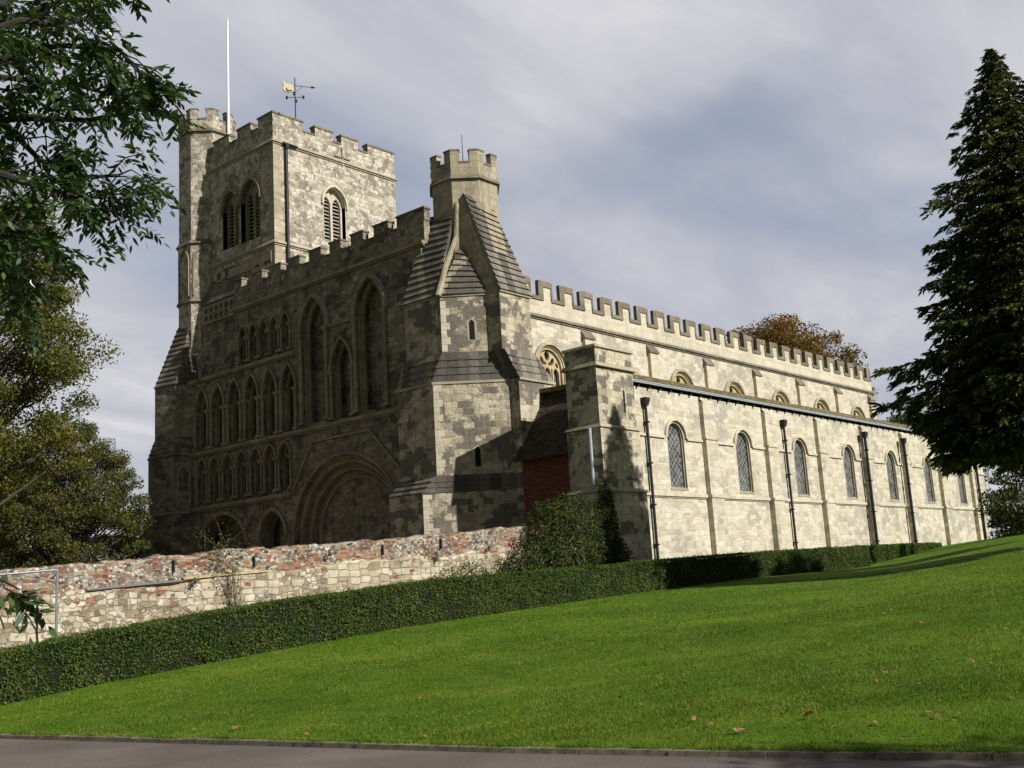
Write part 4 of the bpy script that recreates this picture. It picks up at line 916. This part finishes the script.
t_ = MB(); t_.add([(17.05, 27.33, 2.46), (19.9, 27.33, 2.60), (19.9, 27.5, 2.64), (17.05, 27.5, 2.5), (17.05, 27.33, 2.42), (19.9, 27.33, 2.56), (19.9, 27.5, 2.53), (17.05, 27.5, 2.35)], [(0, 1, 2, 3), (4, 7, 6, 5), (0, 4, 5, 1), (0, 3, 7, 4), (1, 5, 6, 2)]); t_.build('tile_ledge', M['gold_stone'], gw)
for x_, z_ in ((16.8, 2.80), (19.48, 2.87), (24.6, 3.16), (27.35, 3.34)):
    t_ = MB(); t_.box(x_-.022, x_+.022, 27.40, 27.5, z_-.17, z_+.17); t_.build('iron_strap', M['black_iron'], gw)
# steel rail frame in front of the wall
rl = empty('steel_rail', (13.0, 26.5, .1), 'grey steel post with a rail standing before the old wall at the left', 'rail')
t_ = MB(); t_.tube([(13.0, 26.5, 0), (13.0, 26.5, 2.76)], .035, 8); t_.build('post', M['steel'], rl)
t_ = MB(); t_.tube([(13.0, 26.5, 2.74), (9.0, 26.5, 2.52)], .03, 8); t_.tube([(13.0, 26.5, 2.45), (12.2, 27.0, 2.7), (12.0, 27.4, 2.7)], .02, 6); t_.build('rail', M['steel'], rl)

# ------------------------------------------------------------------ hedges
def hedge(name, X0, X1, y0, y1, topf, label, dens=900, ls=.05, group=None):
    root = empty(name, ((X0+X1)/2, (y0+y1)/2, gz((X0+X1)/2, y0)), label, 'hedge', group)
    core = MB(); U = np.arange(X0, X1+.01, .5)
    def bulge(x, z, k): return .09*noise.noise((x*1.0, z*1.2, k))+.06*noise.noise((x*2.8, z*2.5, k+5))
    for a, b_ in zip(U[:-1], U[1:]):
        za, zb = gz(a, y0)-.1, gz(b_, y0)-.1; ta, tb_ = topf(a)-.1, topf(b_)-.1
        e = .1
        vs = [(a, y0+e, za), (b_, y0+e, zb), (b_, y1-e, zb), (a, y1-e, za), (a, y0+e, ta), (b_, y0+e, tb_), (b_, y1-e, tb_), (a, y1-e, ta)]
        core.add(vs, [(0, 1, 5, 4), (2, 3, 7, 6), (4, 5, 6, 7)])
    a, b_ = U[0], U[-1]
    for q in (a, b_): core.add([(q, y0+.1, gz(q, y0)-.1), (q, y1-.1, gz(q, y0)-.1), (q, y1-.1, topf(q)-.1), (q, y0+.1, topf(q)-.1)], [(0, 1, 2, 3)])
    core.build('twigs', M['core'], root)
    Lh = X1-X0; n1 = int(Lh*1.15*dens); n2 = int(Lh*(y1-y0)*dens)
    u = rng.uniform(X0, X1, n1); z0 = gzv(u[::40], np.full(len(u[::40]), y0)) if False else np.interp(u, U, [gz(x, y0) for x in U])
    tt_ = np.interp(u, U, [topf(x) for x in U]); s_ = rng.uniform(0, 1, n1); zz_ = z0+(tt_-z0)*s_
    off = np.array([bulge(x, z, 0.) for x, z in zip(u, zz_)])
    rnd_ = .10*np.clip((s_-.93)/.07, 0, 1)**2
    C1 = np.stack([u, y0+off+rnd_+rng.uniform(0, .09, n1)+rng.normal(0, .008, n1), zz_], 1); N1 = np.tile([0, -1., .1], (n1, 1))
    u = rng.uniform(X0, X1, n2); v_ = rng.uniform(y0, y1, n2); tt_ = np.interp(u, U, [topf(x) for x in U])
    off = np.array([bulge(x, y, 3.) for x, y in zip(u, v_)])
    C2 = np.stack([u, v_, tt_+off*.5-rng.uniform(0, .08, n2)+np.maximum(0, rng.normal(-.02, .03, n2))], 1); N2 = np.tile([0, 0, 1.], (n2, 1))
    n3 = int((y1-y0)*1.1*dens); Ls = []
    for q, nx_ in ((X0, -1.), (X1, 1.)):
        v_ = rng.uniform(y0, y1, n3); zq = gz(q, y0)+(topf(q)-gz(q, y0))*rng.uniform(0, 1, n3)
        Ls.append((np.stack([q+rng.normal(0, .03, n3), v_, zq], 1), np.tile([nx_, 0, 0], (n3, 1))))
    C = np.concatenate([C1, C2]+[a for a, _ in Ls]); Nn = np.concatenate([N1, N2]+[b_ for _, b_ in Ls])
    gp = np.array([noise.noise((a*1.7, b_*2, c*2.2))+.5*noise.noise((a*4.5, b_*4, c*5)) for a, b_, c in C]); keep = rng.uniform(0, 1, len(C)) > np.clip((gp-.25)*1.8, 0, .6)
    C, Nn = C[keep], Nn[keep]
    n4 = int(Lh*22); u = rng.uniform(X0, X1, n4); sh = np.stack([u, rng.uniform(y0, y1, n4), np.interp(u, U, [topf(x) for x in U])+np.abs(rng.normal(0, .035, n4))], 1)
    C = np.concatenate([C, sh]); Nn = np.concatenate([Nn, np.tile([0, -.5, .5], (n4, 1))])
    V, Fq = leaves(C, ls, .6, 0, Nn); rawmesh('foliage', V, Fq, M['hedge_leaf'], root); return root
htx = [2, 8, 10.55, 12.8, 16.9, 22.15, 26.56, 34.2]; htz = [.7, .8, .96, 1.22, 1.62, 1.97, 2.14, 2.33]
topA = lambda x: float(np.interp(x, htx, htz))+.03*noise.noise((x*.9, 0, 0))
hg = 'clipped hedges along the top of the lawn'
hedge('clipped_hedge', 5.5, 33.6, 23.45, 24.6, topA, 'long dark green clipped hedge in front of the old wall, the nearest one', dens=1500, ls=.052, group=hg)
hedge('clipped_hedge', 33.75, 54.3, 23.5, 24.6, lambda x: float(np.interp(x, [33.7, 42, 54.5], [2.36, 2.58, 2.78]))+.02*noise.noise((x*.9, 0, 0)), 'clipped hedge below the sunlit aisle wall, partly in tree shadow', dens=1000, ls=.06, group=hg)
hedge('clipped_hedge', 56.2, 61.4, 24.0, 25.0, lambda x: 2.82, 'short square clipped hedge below the aisle wall, between a long hedge and a smaller one', dens=700, ls=.07, group=hg)
hedge('clipped_hedge', 62.5, 68.5, 25.0, 26.0, lambda x: 2.92, 'small farthest clipped hedge, half sunk behind the crest of the lawn', dens=700, ls=.07, group=hg)

# ------------------------------------------------------------------ trees
def clumpcrown(C, n, spread, size, aspect, seed, up=.3, flat=.7):
    rg = np.random.default_rng(seed); C = np.asarray(C, float)
    k = rg.integers(0, len(C), n); g_ = rg.normal(size=(n, 3)); g_ /= np.linalg.norm(g_, axis=1)[:, None]
    g_ *= (rg.uniform(0, 1, n)**.45)[:, None]; sc = rg.uniform(.6, 1.25, len(C))*spread
    P = C[k]+g_*sc[k][:, None]*np.array([1, 1, flat]); return leaves(P, size, aspect, up, None, rg)
def tree(name, base, H_, R_, label, leafm, seed, nclump=90, nleaf=30000, size=.14, trunk=.3, cb=.25, group=None, spread=.9, shape=1.0, bark='bark', topf=.35):
    rg = random.Random(seed); root = empty(name, base, label, 'tree', group); b = Vector(base)
    tr = MB(); top = b+Vector((rg.uniform(-.4, .4), rg.uniform(-.4, .4), H_*.8))
    pts = [b.lerp(top, t)+Vector((rg.uniform(-.15, .15), rg.uniform(-.15, .15), 0))*(t > 0) for t in (0, .2, .4, .6, .8, 1)]
    tr.tube(pts, [trunk*1.25, trunk, trunk*.8, trunk*.6, trunk*.4, trunk*.15], 8)
    Cs = []
    for i in range(nclump):
        for _ in range(50):
            d = Vector((rg.gauss(0, 1), rg.gauss(0, 1), rg.gauss(0, 1))).normalized(); q = rg.uniform(.35, 1)**.6
            zc = H_*(cb+(1-cb)*.5); hh = H_*(1-cb)*.5
            p = Vector((d.x*R_*q, d.y*R_*q, zc+d.z*hh*q))
            t = (p.z-H_*cb)/(H_*(1-cb)); lim = R_*(1-max(0, (t-topf)/(1-topf))**2*.75)*(.6+.4*min(1, t/.25))*(1+.22*noise.noise((d.x*2+seed, d.y*2, d.z*2.5)))
            if math.hypot(p.x, p.y) <= lim: break
        w_ = b+p; Cs.append(w_)
        if i % 2 == 0:
            s0 = b.lerp(top, max(.15, min(.95, (p.z/H_)*.75-.05))); mid = s0.lerp(w_, .5)+Vector((rg.uniform(-.3, .3), rg.uniform(-.3, .3), rg.uniform(0, .5)))
            tr.tube([s0, mid, w_], [trunk*.28, trunk*.16, trunk*.05], 5, False)
            for _ in range(3):
                e = w_+Vector((rg.uniform(-1, 1), rg.uniform(-1, 1), rg.uniform(-.6, .8)))*spread*.45; tr.tube([mid.lerp(w_, .7), e], [trunk*.07, trunk*.02], 4, False)
    tr.build('trunk', M[bark], root)
    V, Fq = clumpcrown(Cs, nleaf, spread, size, .6, seed); rawmesh('crown', V, Fq, M[leafm], root); return root
def conifer(name, base, H_, Rb, label, seed, n_br=620, nsp=26, droop=.22, zb=2.6, leafm='conifer_leaf', group=None, cutrand=.18, sz=.34):
    rg = np.random.default_rng(seed); root = empty(name, base, label, 'tree', group); b = Vector(base)
    tr = MB(); tr.tube([b, b+Vector((.05, 0, H_*.5)), b+Vector((.1, .05, H_*.97))], [.34, .2, .03], 8)
    P = []; D = []
    for i in range(n_br):
        t = (i+rg.uniform())/n_br; t = t**1.15; z = zb+(H_-zb)*t
        prof = (1-t)**.70*(1.06 if t > .14 else .92+t) if t < .5 else (1-t)**.84*1.168
        ang = i*2.39996+rg.normal(0, .2)
        lobes = 1+cutrand*noise.noise((math.cos(ang)*1.6+seed, math.sin(ang)*1.6, z*.45))*2
        Ln = Rb*prof*lobes*rg.uniform(.60, 1.14)+.03
        if t < .16: Ln = min(Ln, Rb*(.72+1.4*t))
        d = Vector((math.cos(ang), math.sin(ang), 0)); s0 = b+Vector((0, 0, z))
        pts = [s0+d*(Ln*q)+Vector((0, 0, Ln*(.18*q-(.30+droop)*q*q+.22*q**4*1.0))) for q in (0, .35, .7, 1)]
        if i % 2 == 0: tr.tube(pts, [.05, .035, .02, .008], 4, False)
        m_ = int(nsp*(.14+.86*Ln/Rb))
        q = 1-rg.uniform(0, 1, m_)**1.6*.8
        side = Vector((-d.y, d.x, 0)); sw = rg.normal(0, .20, m_)*(.4+.6*(1.15-q))*Ln*.8
        for qq, ss in zip(q, sw):
            c = s0+d*(Ln*qq)+side*ss+Vector((0, 0, Ln*(.18*qq-(.30+droop)*qq*qq+.22*qq**4)-abs(ss)*.18))
            P.append(c); D.append((d*.75+side*(ss*1.2/max(Ln, .3))+Vector((0, 0, -.35+rg.normal(0, .25)))).normalized())
    tr.build('trunk', M['bark'], root)
    P = np.array(P); D = np.array(D); n = len(P)
    # each spray: fan of slender scale-leaf fingers
    Vs = []; fing = 9
    up = np.array([0, 0, 1.]); S = np.cross(D, up); S /= np.linalg.norm(S, axis=1)[:, None]; 
    S = S+rg.normal(0, .35, (n, 3)); S /= np.linalg.norm(S, axis=1)[:, None]
    L_ = sz*rg.uniform(.55, 1.45, n)*np.clip(1.25-.75*(P[:, 2]-b.z)/H_, .5, 1.1)
    for k in range(fing):
        f_ = (k-(fing-1)/2)/((fing-1)/2); st_ = P+D*(L_*(.75-.75*abs(f_)))[:, None]*.8-D*(L_*.25)[:, None]
        dr = D*(1-.45*abs(f_))+S*f_*.85; dr[:, 2] -= .12+rg.uniform(0, .25, n); dr += rg.normal(0, .14, (n, 3)); dr /= np.linalg.norm(dr, axis=1)[:, None]
        e = st_+dr*(L_*rg.uniform(.5, .95, n))[:, None]
        wv_ = np.cross(dr, rg.normal(size=(n, 3))); wv_ /= np.linalg.norm(wv_, axis=1)[:, None]; wv_ *= (L_*.11)[:, None]; md = st_+(e-st_)*.45
        Vs.append(np.stack([st_, md+wv_, e, md-wv_], 1))
    V = np.concatenate(Vs).reshape(-1, 3); Fq = np.arange(len(V)).reshape(-1, 4); rawmesh('crown', V, Fq, M[leafm], root); return root
cx0, cy0 = 39.5, 10.4
conifer('conifer_tree', (cx0, cy0, gz(cx0, cy0)), 17.8, 4.5, 'tall dark conifer with drooping sprays standing on the lawn at the right edge', 21, n_br=900, nsp=40, cutrand=.24, zb=3.3)
tree('spreading_tree', (47.5, 8.6, gz(47.5, 8.6)-.5), 8.3, 4.0, 'broadleaf tree with a clear stem hidden behind the tall conifer, shading the hedge foot', 'bush_leaf', 5, 90, 26000, .15, .16, .74, spread=.8)
tree('spreading_tree', (62.5, 16.6, gz(62.5, 16.6)-2.0), 6.4, 4.1, 'low dark thicket farther back at the right edge, beside the church end', 'conifer_leaf', 6, 110, 30000, .15, .16, .02, spread=.8)
p = dep(935, 560, 95); tree('spreading_tree', (p.x, p.y, 2.9), 13.2, 5.2, 'green rounded tree beyond the far end of the aisle roof', 'ash_leaf', 8, 120, 30000, .25, .3, .2, spread=1.3)
p = dep(803, 560, 110); tree('autumn_tree', (p.x, p.y, 2.9), 24.6, 8.0, 'rusty brown autumn tree top showing above the nave battlements', 'rust_leaf', 31, 260, 80000, .26, .5, .35, spread=1.5, topf=.75)
p = dep(-75, 600, 36); tree('autumn_tree', (p.x, p.y, .3), 18.0, 5.3, 'tall yellow-green tree with feathery foliage behind the wall at the left edge', 'autumn_leaf', 12, 380, 200000, .11, .3, .22, spread=.85, topf=.5)
p = dep(72, 600, 62); tree('autumn_tree', (p.x, p.y, .3), 12.2, 3.9, 'bronze-green round tree behind the wall, just left of the dark church front', 'bronze_leaf', 14, 240, 110000, .125, .3, .06, spread=.8, topf=.6)
p = dep(0, 600, 70); tree('autumn_tree', (p.x, p.y, .3), 12.5, 5.4, 'olive tree in the gap behind the left wall, behind the bronze-green round tree', 'autumn_leaf', 18, 220, 80000, .15, .3, .05, spread=1.0, topf=.5)
p = dep(128, 600, 85); tree('autumn_tree', (p.x, p.y, .3), 9.0, 2.6, 'small far tree touching the left edge of the church front', 'autumn_leaf', 19, 80, 26000, .16, .2, .02, spread=.8, topf=.5)
# trees off to the right whose shade falls on the lawn
tree('spreading_tree', (9.6, -8.6, .1), 8.2, 2.0, 'broadleaf tree beside the road, right of the view, shading the lawn by the kerb', 'ash_leaf', 44, 60, 14000, .14, .2, .45)

# ---- ash tree reaching in at top left
def ashtree():
    base = Vector((.6, 9.2, -.05)); root = empty('ash_tree', base, 'leafy ash tree overhanging the top left corner with hanging compound leaves', 'tree')
    rg = random.Random(77); tr = MB()
    T = [base, base+Vector((.1, 0, 2.5)), base+Vector((.35, -.1, 5)), base+Vector((.6, -.2, 7.5))]
    tr.tube(T, [.24, .2, .15, .08], 10)
    limbs = [  # (start height t, [pixel path], depth path)
        (.72, [(-60, 60), (30, 20), (90, -2), (150, -30)], [7.4, 7.6, 7.7, 7.8]),
        (.62, [(-50, 130), (40, 118), (110, 120), (165, 108)], [7.2, 7.6, 7.9, 8.1]),
        (.62, [(-40, 100), (20, 60), (80, 45), (140, 50), (170, 85)], [7.0, 7.2, 7.5, 7.7, 7.9]),
        (.58, [(-40, 150), (10, 170), (55, 185), (90, 195), (125, 198)], [7.1, 7.3, 7.5, 7.7, 7.7]),
        (.55, [(-60, 120), (-10, 95), (30, 130), (60, 160), (100, 178), (140, 175)], [7.3, 7.5, 7.6, 7.7, 7.8, 7.9]),
        (.50, [(-60, 200), (-10, 210), (20, 225), (45, 232)], [6.8, 7.0, 7.2, 7.3]),
        (.48, [(-60, 250), (-20, 240), (10, 250), (30, 260)], [7.5, 7.6, 7.7, 7.8]),
        (.70, [(-40, 10), (20, 5), (60, -12), (100, -25)], [7.9, 8.2, 8.4, 8.5]),
        (.66, [(-50, 80), (0, 75), (50, 80), (95, 85), (130, 95)], [8.2, 8.4, 8.6, 8.7, 8.8]),
        (.60, [(-50, 40), (0, 35), (40, 20), (80, 25), (110, 18)], [6.8, 7.0, 7.1, 7.3, 7.4]),
    ]
    RA = []   # leaf (rachis) origins and directions
    for t0, pth, dps in limbs:
        s0 = T[0].lerp(T[-1], t0) if t0 < 1 else T[-1]
        pts = [s0]+[dep(x-20, y, d) for (x, y), d in zip(pth, dps)]
        n_ = len(pts); tr.tube(pts, [.030*(1-i/n_)+.007 for i in range(n_)], 6)
        for i in range(1, n_-1):
            for _ in range(4 if i < n_-2 else 6):
                q = rg.uniform(0, 1); o_ = pts[i].lerp(pts[i+1], q); d_ = (pts[i+1]-pts[i]).normalized()
                s_ = (d_*rg.uniform(.2, .9)+Vector((rg.gauss(0, .5), rg.gauss(0, .5), rg.gauss(-.05, .4)))).normalized(); ln = rg.uniform(.22, .62)*(1.1-.35*i/n_)
                mid = o_+s_*ln*.5+Vector((0, 0, .03)); e = o_+s_*ln+Vector((0, 0, -.05)); tr.tube([o_, mid, e], [.008, .006, .003], 4, False)
                for k in range(rg.randint(6, 8)):
                    RA.append((mid.lerp(e, k/5) if k < 5 else e, s_))
    # hanging spray lower at the frame's left edge
    hang = [dep(-70, 560, 5.2), dep(-30, 572, 5.3), dep(2, 580, 5.4), dep(20, 590, 5.4)]
    tr.tube([T[0].lerp(T[-1], .42), T[0]+Vector((.9, -.6, 2.2))]+hang, [.04, .025, .015, .012, .008, .004], 6)
    for k in range(16): q = k/15; RA.append((hang[1].lerp(hang[2], q) if k < 7 else hang[2].lerp(hang[3], q), (hang[3]-hang[1]).normalized()))
    tr.build('trunk', M['grey_bark'], root)
    C = []; A = []; W = []
    for o_, s_ in RA:
        d_ = (s_*.6+Vector((rg.gauss(0, .6), rg.gauss(0, .6), rg.gauss(-.35, .4)))).normalized(); side = d_.cross(Vector((rg.gauss(0, .4), rg.gauss(0, .4), 1))).normalized()
        Lr = rg.uniform(.13, .22); npair = rg.randint(3, 5)
        for k in range(npair):
            q = .3+.7*k/npair; p = o_+d_*Lr*q+Vector((0, 0, -.06*q*q))
            for e in (-1, 1):
                a_ = (side*e+d_*.55+Vector((0, 0, -.35+rg.gauss(0, .2)))).normalized(); l = rg.uniform(.065, .105); C.append(p+a_*l*.5); A.append(a_*l*.5); W.append(a_.cross(Vector((rg.gauss(0, .5), rg.gauss(0, .5), 1))).cross(a_).normalized())
        a_ = (d_+Vector((0, 0, -.4))).normalized(); l = .08; p = o_+d_*Lr+Vector((0, 0, -.06)); C.append(p+a_*l*.5); A.append(a_*l*.5); W.append(a_.cross(Vector((rg.gauss(0, .5), rg.gauss(0, .5), 1))).cross(a_).normalized())
    C = np.array(C); A = np.array(A); W = np.array(W); S = np.cross(A, W); S = S/np.linalg.norm(S, axis=1)[:, None]*.0155
    S2 = S*.8; up = W*.004
    V = np.stack([C-A, C-A*.35+S, C+A*.25+S2, C+A, C+A*.25-S2, C-A*.35-S], 1).reshape(-1, 3); Fq = np.arange(len(V)).reshape(-1, 6)
    rawmesh('crown', V, Fq, M['ash_leaf'], root)
ashtree()

# ------------------------------------------------------------------ bushes and wall plants
def bush(name, blobs, n, size, label, leafm, seed, cat='bush', stems=True, base=None, flat=1.0):
    rg = np.random.default_rng(seed); base = base or (blobs[0][0], blobs[0][1], gz(blobs[0][0], blobs[0][1]))
    root = empty(name, base, label, cat); C = []; Nn = []
    vol = np.array([b_[3]*b_[4] for b_ in blobs]); k = rg.choice(len(blobs), n, p=vol/vol.sum()); B = np.array([b_[:5] for b_ in blobs])[k]
    g_ = rg.normal(size=(n, 3)); g_ /= np.linalg.norm(g_, axis=1)[:, None]; q = rg.uniform(.72, 1.05, n)
    nz = np.array([1+.16*noise.noise((a*3+seed, b_*3, c*3)) for a, b_, c in g_])
    P = B[:, :3]+g_*np.stack([B[:, 3], B[:, 3]*flat, B[:, 4]], 1)*(q*nz)[:, None]
    V, Fq = leaves(P, size, .65, .2, g_*1.2, rg); rawmesh('foliage', V, Fq, M[leafm], root)
    s_ = MB(); rr = random.Random(seed)
    for b_ in blobs:
        for _ in range(5):
            s_.tube([(base[0]+rr.uniform(-.3, .3), base[1]+rr.uniform(-.1, .1), base[2]), (b_[0]+rr.uniform(-.3, .3), b_[1]+rr.uniform(-.2, .2)*flat, b_[2]), (b_[0]+rr.uniform(-.8, .8)*b_[3], b_[1]+rr.uniform(-.6, .6)*b_[3]*flat, b_[2]+b_[4]*rr.uniform(.3, .9))], [.05, .03, .01], 5, False)
    s_.build('stems', M['bark'], root); return root
bush('evergreen_bush', [(33.2, 26.9, 2.9, 1.7, 1.9), (31.9, 26.8, 2.3, 1.5, 1.4), (34.3, 26.9, 3.3, 1.2, 1.9), (33.0, 26.9, 4.0, 1.0, .95), (30.8, 26.7, 1.9, 1.0, .9)], 30000, .085, 'big dark evergreen bush between the end of the old wall and the corner pier', 'bush_leaf', 3)
bush('climbing_ivy', [(36.5, 27.0, 3.2, 1.0, 2.0), (36.7, 27.05, 4.9, .55, 1.0), (37.0, 27.0, 2.4, 1.2, 1.1)], 12000, .08, 'dark ivy climbing the foot of the corner pier beside the big bush', 'bush_leaf', 4, 'ivy', flat=.35)
bush('wall_shrub', [(26.9, 26.6, 2.05, .55, .45), (27.9, 26.6, 2.2, .6, .45), (26.2, 26.6, 1.9, .4, .35)], 1500, .07, 'light yellow-green shrub poking up between the hedge and the wall', 'ivy_leaf', 6)
bush('wall_shrub', [(29.6, 26.7, 2.3, .35, .5)], 400, .07, 'small dark sprig against the wall just left of the big evergreen bush', 'bush_leaf', 7)
def climber(name, pts, label, seed, nl, size, leafm, spread):
    rr = random.Random(seed); root = empty(name, pts[0], label, 'climbing plant' if 'climb' in name else 'weed'); s_ = MB(); C = []
    for _ in range(9):
        P = [Vector(p)+Vector((rr.gauss(0, spread)*i, rr.uniform(-.1, .0), rr.gauss(0, spread*.5)*i)) for i, p in enumerate(pts)]; s_.tube(P, [.014-.003*i if i < 4 else .003 for i in range(len(P))], 4, False)
        for a, b_ in zip(P[:-1], P[1:]):
            for _ in range(nl//(9*(len(pts)-1))):
                C.append(a.lerp(b_, rr.random())+Vector((rr.gauss(0, spread), rr.gauss(-.05, .06), rr.gauss(0, spread*.7))))
    s_.build('stems', simple('dry_stems', (.16, .12, .08), .9), root); V, Fq = leaves(np.array(C), size, .7, .3); rawmesh('foliage', V, Fq, M[leafm], root)
climber('climbing_plant', [(18.7, 27.2, .6), (18.6, 27.2, 1.7), (18.4, 27.2, 2.6), (18.2, 27.25, 3.3), (18.2, 27.4, 3.75)], 'straggly climbing plant with sparse leaves scrambling over the old wall below the front', 5, 520, .06, 'ivy_leaf', .15)
for i, (x_, z_, r_, lb) in enumerate(((17.3, 2.33, .10, 'tiny tuft of weeds rooted under the ledge of the old wall, left of the climber'), (22.2, 3.07, .08, 'tiny weed on the upper brick courses, between the climber and the big bush'), (26.9, 2.88, .16, 'grey-green weed tuft hanging from the old wall above the yellow-green shrub'), (29.6, 3.15, .08, 'tiny weed on the old wall close to the big dark bush'))):
    climber('wall_weed', [(x_, 27.3, z_-r_), (x_+.02, 27.3, z_), (x_, 27.28, z_+r_)], lb, 60+i, int(500*r_)+40, .045, 'ivy_leaf', r_*.5)

# ------------------------------------------------------------------ grass and fallen leaves
def blades(n, dmin, dmax, hgt, wid, seed):
    rg = np.random.default_rng(seed)
    d = dmin+(dmax-dmin)*rg.uniform(0, 1, n)**1.0; a = AZ-np.radians(rg.uniform(-28, 28, n))
    x = d*np.cos(a); y = d*np.sin(a); ok = (x > kx(y)+.16) & (y < 23.3); x, y = x[ok], y[ok]; n = len(x)
    z = np.empty(n); j = np.clip(np.searchsorted(ys, y)-1, 0, len(ys)-2); f = (y-ys[j])/(ys[j+1]-ys[j])
    for jj in np.unique(j):
        mk = j == jj; z[mk] = np.interp(x[mk], X[jj], Z[jj])*(1-f[mk])+np.interp(x[mk], X[jj+1], Z[jj+1])*f[mk]
    tuft = np.array([.75+.6*noise.noise((p*1.3, q*1.3, 0)) for p, q in zip(x, y)]) if n < 500000 else 1
    h_ = hgt*rg.uniform(.5, 1.3, n)*np.clip(tuft, .35, 1.5); th = rg.uniform(0, 2*PI, n); lean = rg.normal(0, .45, (n, 2))*h_[:, None]
    B = np.stack([x, y, z], 1); wv_ = np.stack([np.cos(th), np.sin(th), 0*th], 1)*wid*rg.uniform(.6, 1.3, n)[:, None]
    T_ = B+np.stack([lean[:, 0], lean[:, 1], h_], 1)
    return np.stack([B-wv_, B+wv_, T_], 1).reshape(-1, 3)
V = np.concatenate([blades(190000, 7.5, 14, .030, .0035, 1), blades(190000, 12, 24, .034, .006, 2), blades(90000, 22, 42, .04, .012, 3)])
def kerbtufts(n, seed):
    rg = np.random.default_rng(seed); y = rg.uniform(1.5, 24, n); cl_ = np.array([noise.noise((q*2.1, 0, 0))+.6*noise.noise((q*7, 3, 0)) for q in y]); y = y[rg.uniform(0, 1, n) < np.clip(.35+cl_, .05, 1)]; n = len(y)
    x = kx(y)+rg.normal(.13, .045, n); z = np.interp(y, ys, roadz)+.045; h_ = rg.uniform(.02, .07, n); lean = rg.normal(0, .6, (n, 2))*h_[:, None]; lean[:, 0] -= h_*.5; th = rg.uniform(0, 2*PI, n)
    B = np.stack([x, y, z], 1); wv_ = np.stack([np.cos(th), np.sin(th), 0*th], 1)*.005; T_ = B+np.stack([lean[:, 0], lean[:, 1], h_], 1)
    return np.stack([B-wv_, B+wv_, T_], 1).reshape(-1, 3)
V = np.concatenate([V, kerbtufts(22000, 9)])
rawmesh('grass', V, np.arange(len(V)).reshape(-1, 3), M['grass_blade'], kind='stuff', label='short mown grass covering the sloping lawn', cat='grass')
lf = MB(); lf.add([(-.035, 0, .01), (-.012, .022, .018), (.03, .018, .006), (.05, 0, .02), (.028, -.02, .014), (-.014, -.02, .004)], [(0, 1, 5), (1, 2, 4, 5), (2, 3, 4)])
proto = lf.build('fallen_leaf', M['brown_leaf']); used = False
spots = []
def place_leaf(px, py, s, first=False):
    # march along the sight line until the lawn is met
    d = pray(px, py); t = 5.0
    while t < 90:
        q = CAM+d*t
        if q.x > kx(q.y)+.2 and q.z < gz(q.x, q.y)+.01: break
        t += .05
    if t >= 90 or q.y > 23: return
    global used
    o = proto if not used else proto.copy()
    if used: COL.objects.link(o)
    used = True
    o.location = (q.x, q.y, gz(q.x, q.y)+.03); o.rotation_euler = (rnd.uniform(-.5, .5), rnd.uniform(-.5, .5), rnd.uniform(0, 6.3)); s *= .8; o.scale = (s, s, s)
    tag(o, 'small dry brown leaf fallen on the mown lawn', 'leaf', 'fallen leaves on the lawn')
for px, py, s in ((808, 719, 2.6), (741, 733, 2.0), (834, 730, 1.6), (694, 722, 1.5), (789, 714, 1.5), (860, 704, 1.3), (886, 675, 1.4), (831, 674, 1.3), (923, 625, 1.6), (778, 640, 1.3), (820, 648, 1.3), (973, 664, 1.3), (914, 737, 1.3), (963, 718, 1.3), (712, 640, 1.2), (195, 732, 1.8), (235, 730, 2.0), (148, 704, 1.5), (60, 718, 1.4), (120, 712, 1.5), (302, 711, 1.4), (40, 735, 1.3), (138, 741, 1.5), (681, 709, 1.2), (876, 726, 1.1), (735, 716, 1.1), (330, 690, 1.3), (560, 650, 1.2), (470, 640, 1.2), (620, 700, 1.3), (420, 700, 1.2), (395, 720, 1.2), (510, 715, 1.2), (885, 615, 1.1), (650, 620, 1.1), (1000, 640, 1.2)):
    place_leaf(px, py, s)
rl_ = random.Random(4)
for _ in range(46): place_leaf(rl_.uniform(20, 1010), 590+150*rl_.random()**.8, rl_.uniform(.8, 1.5))
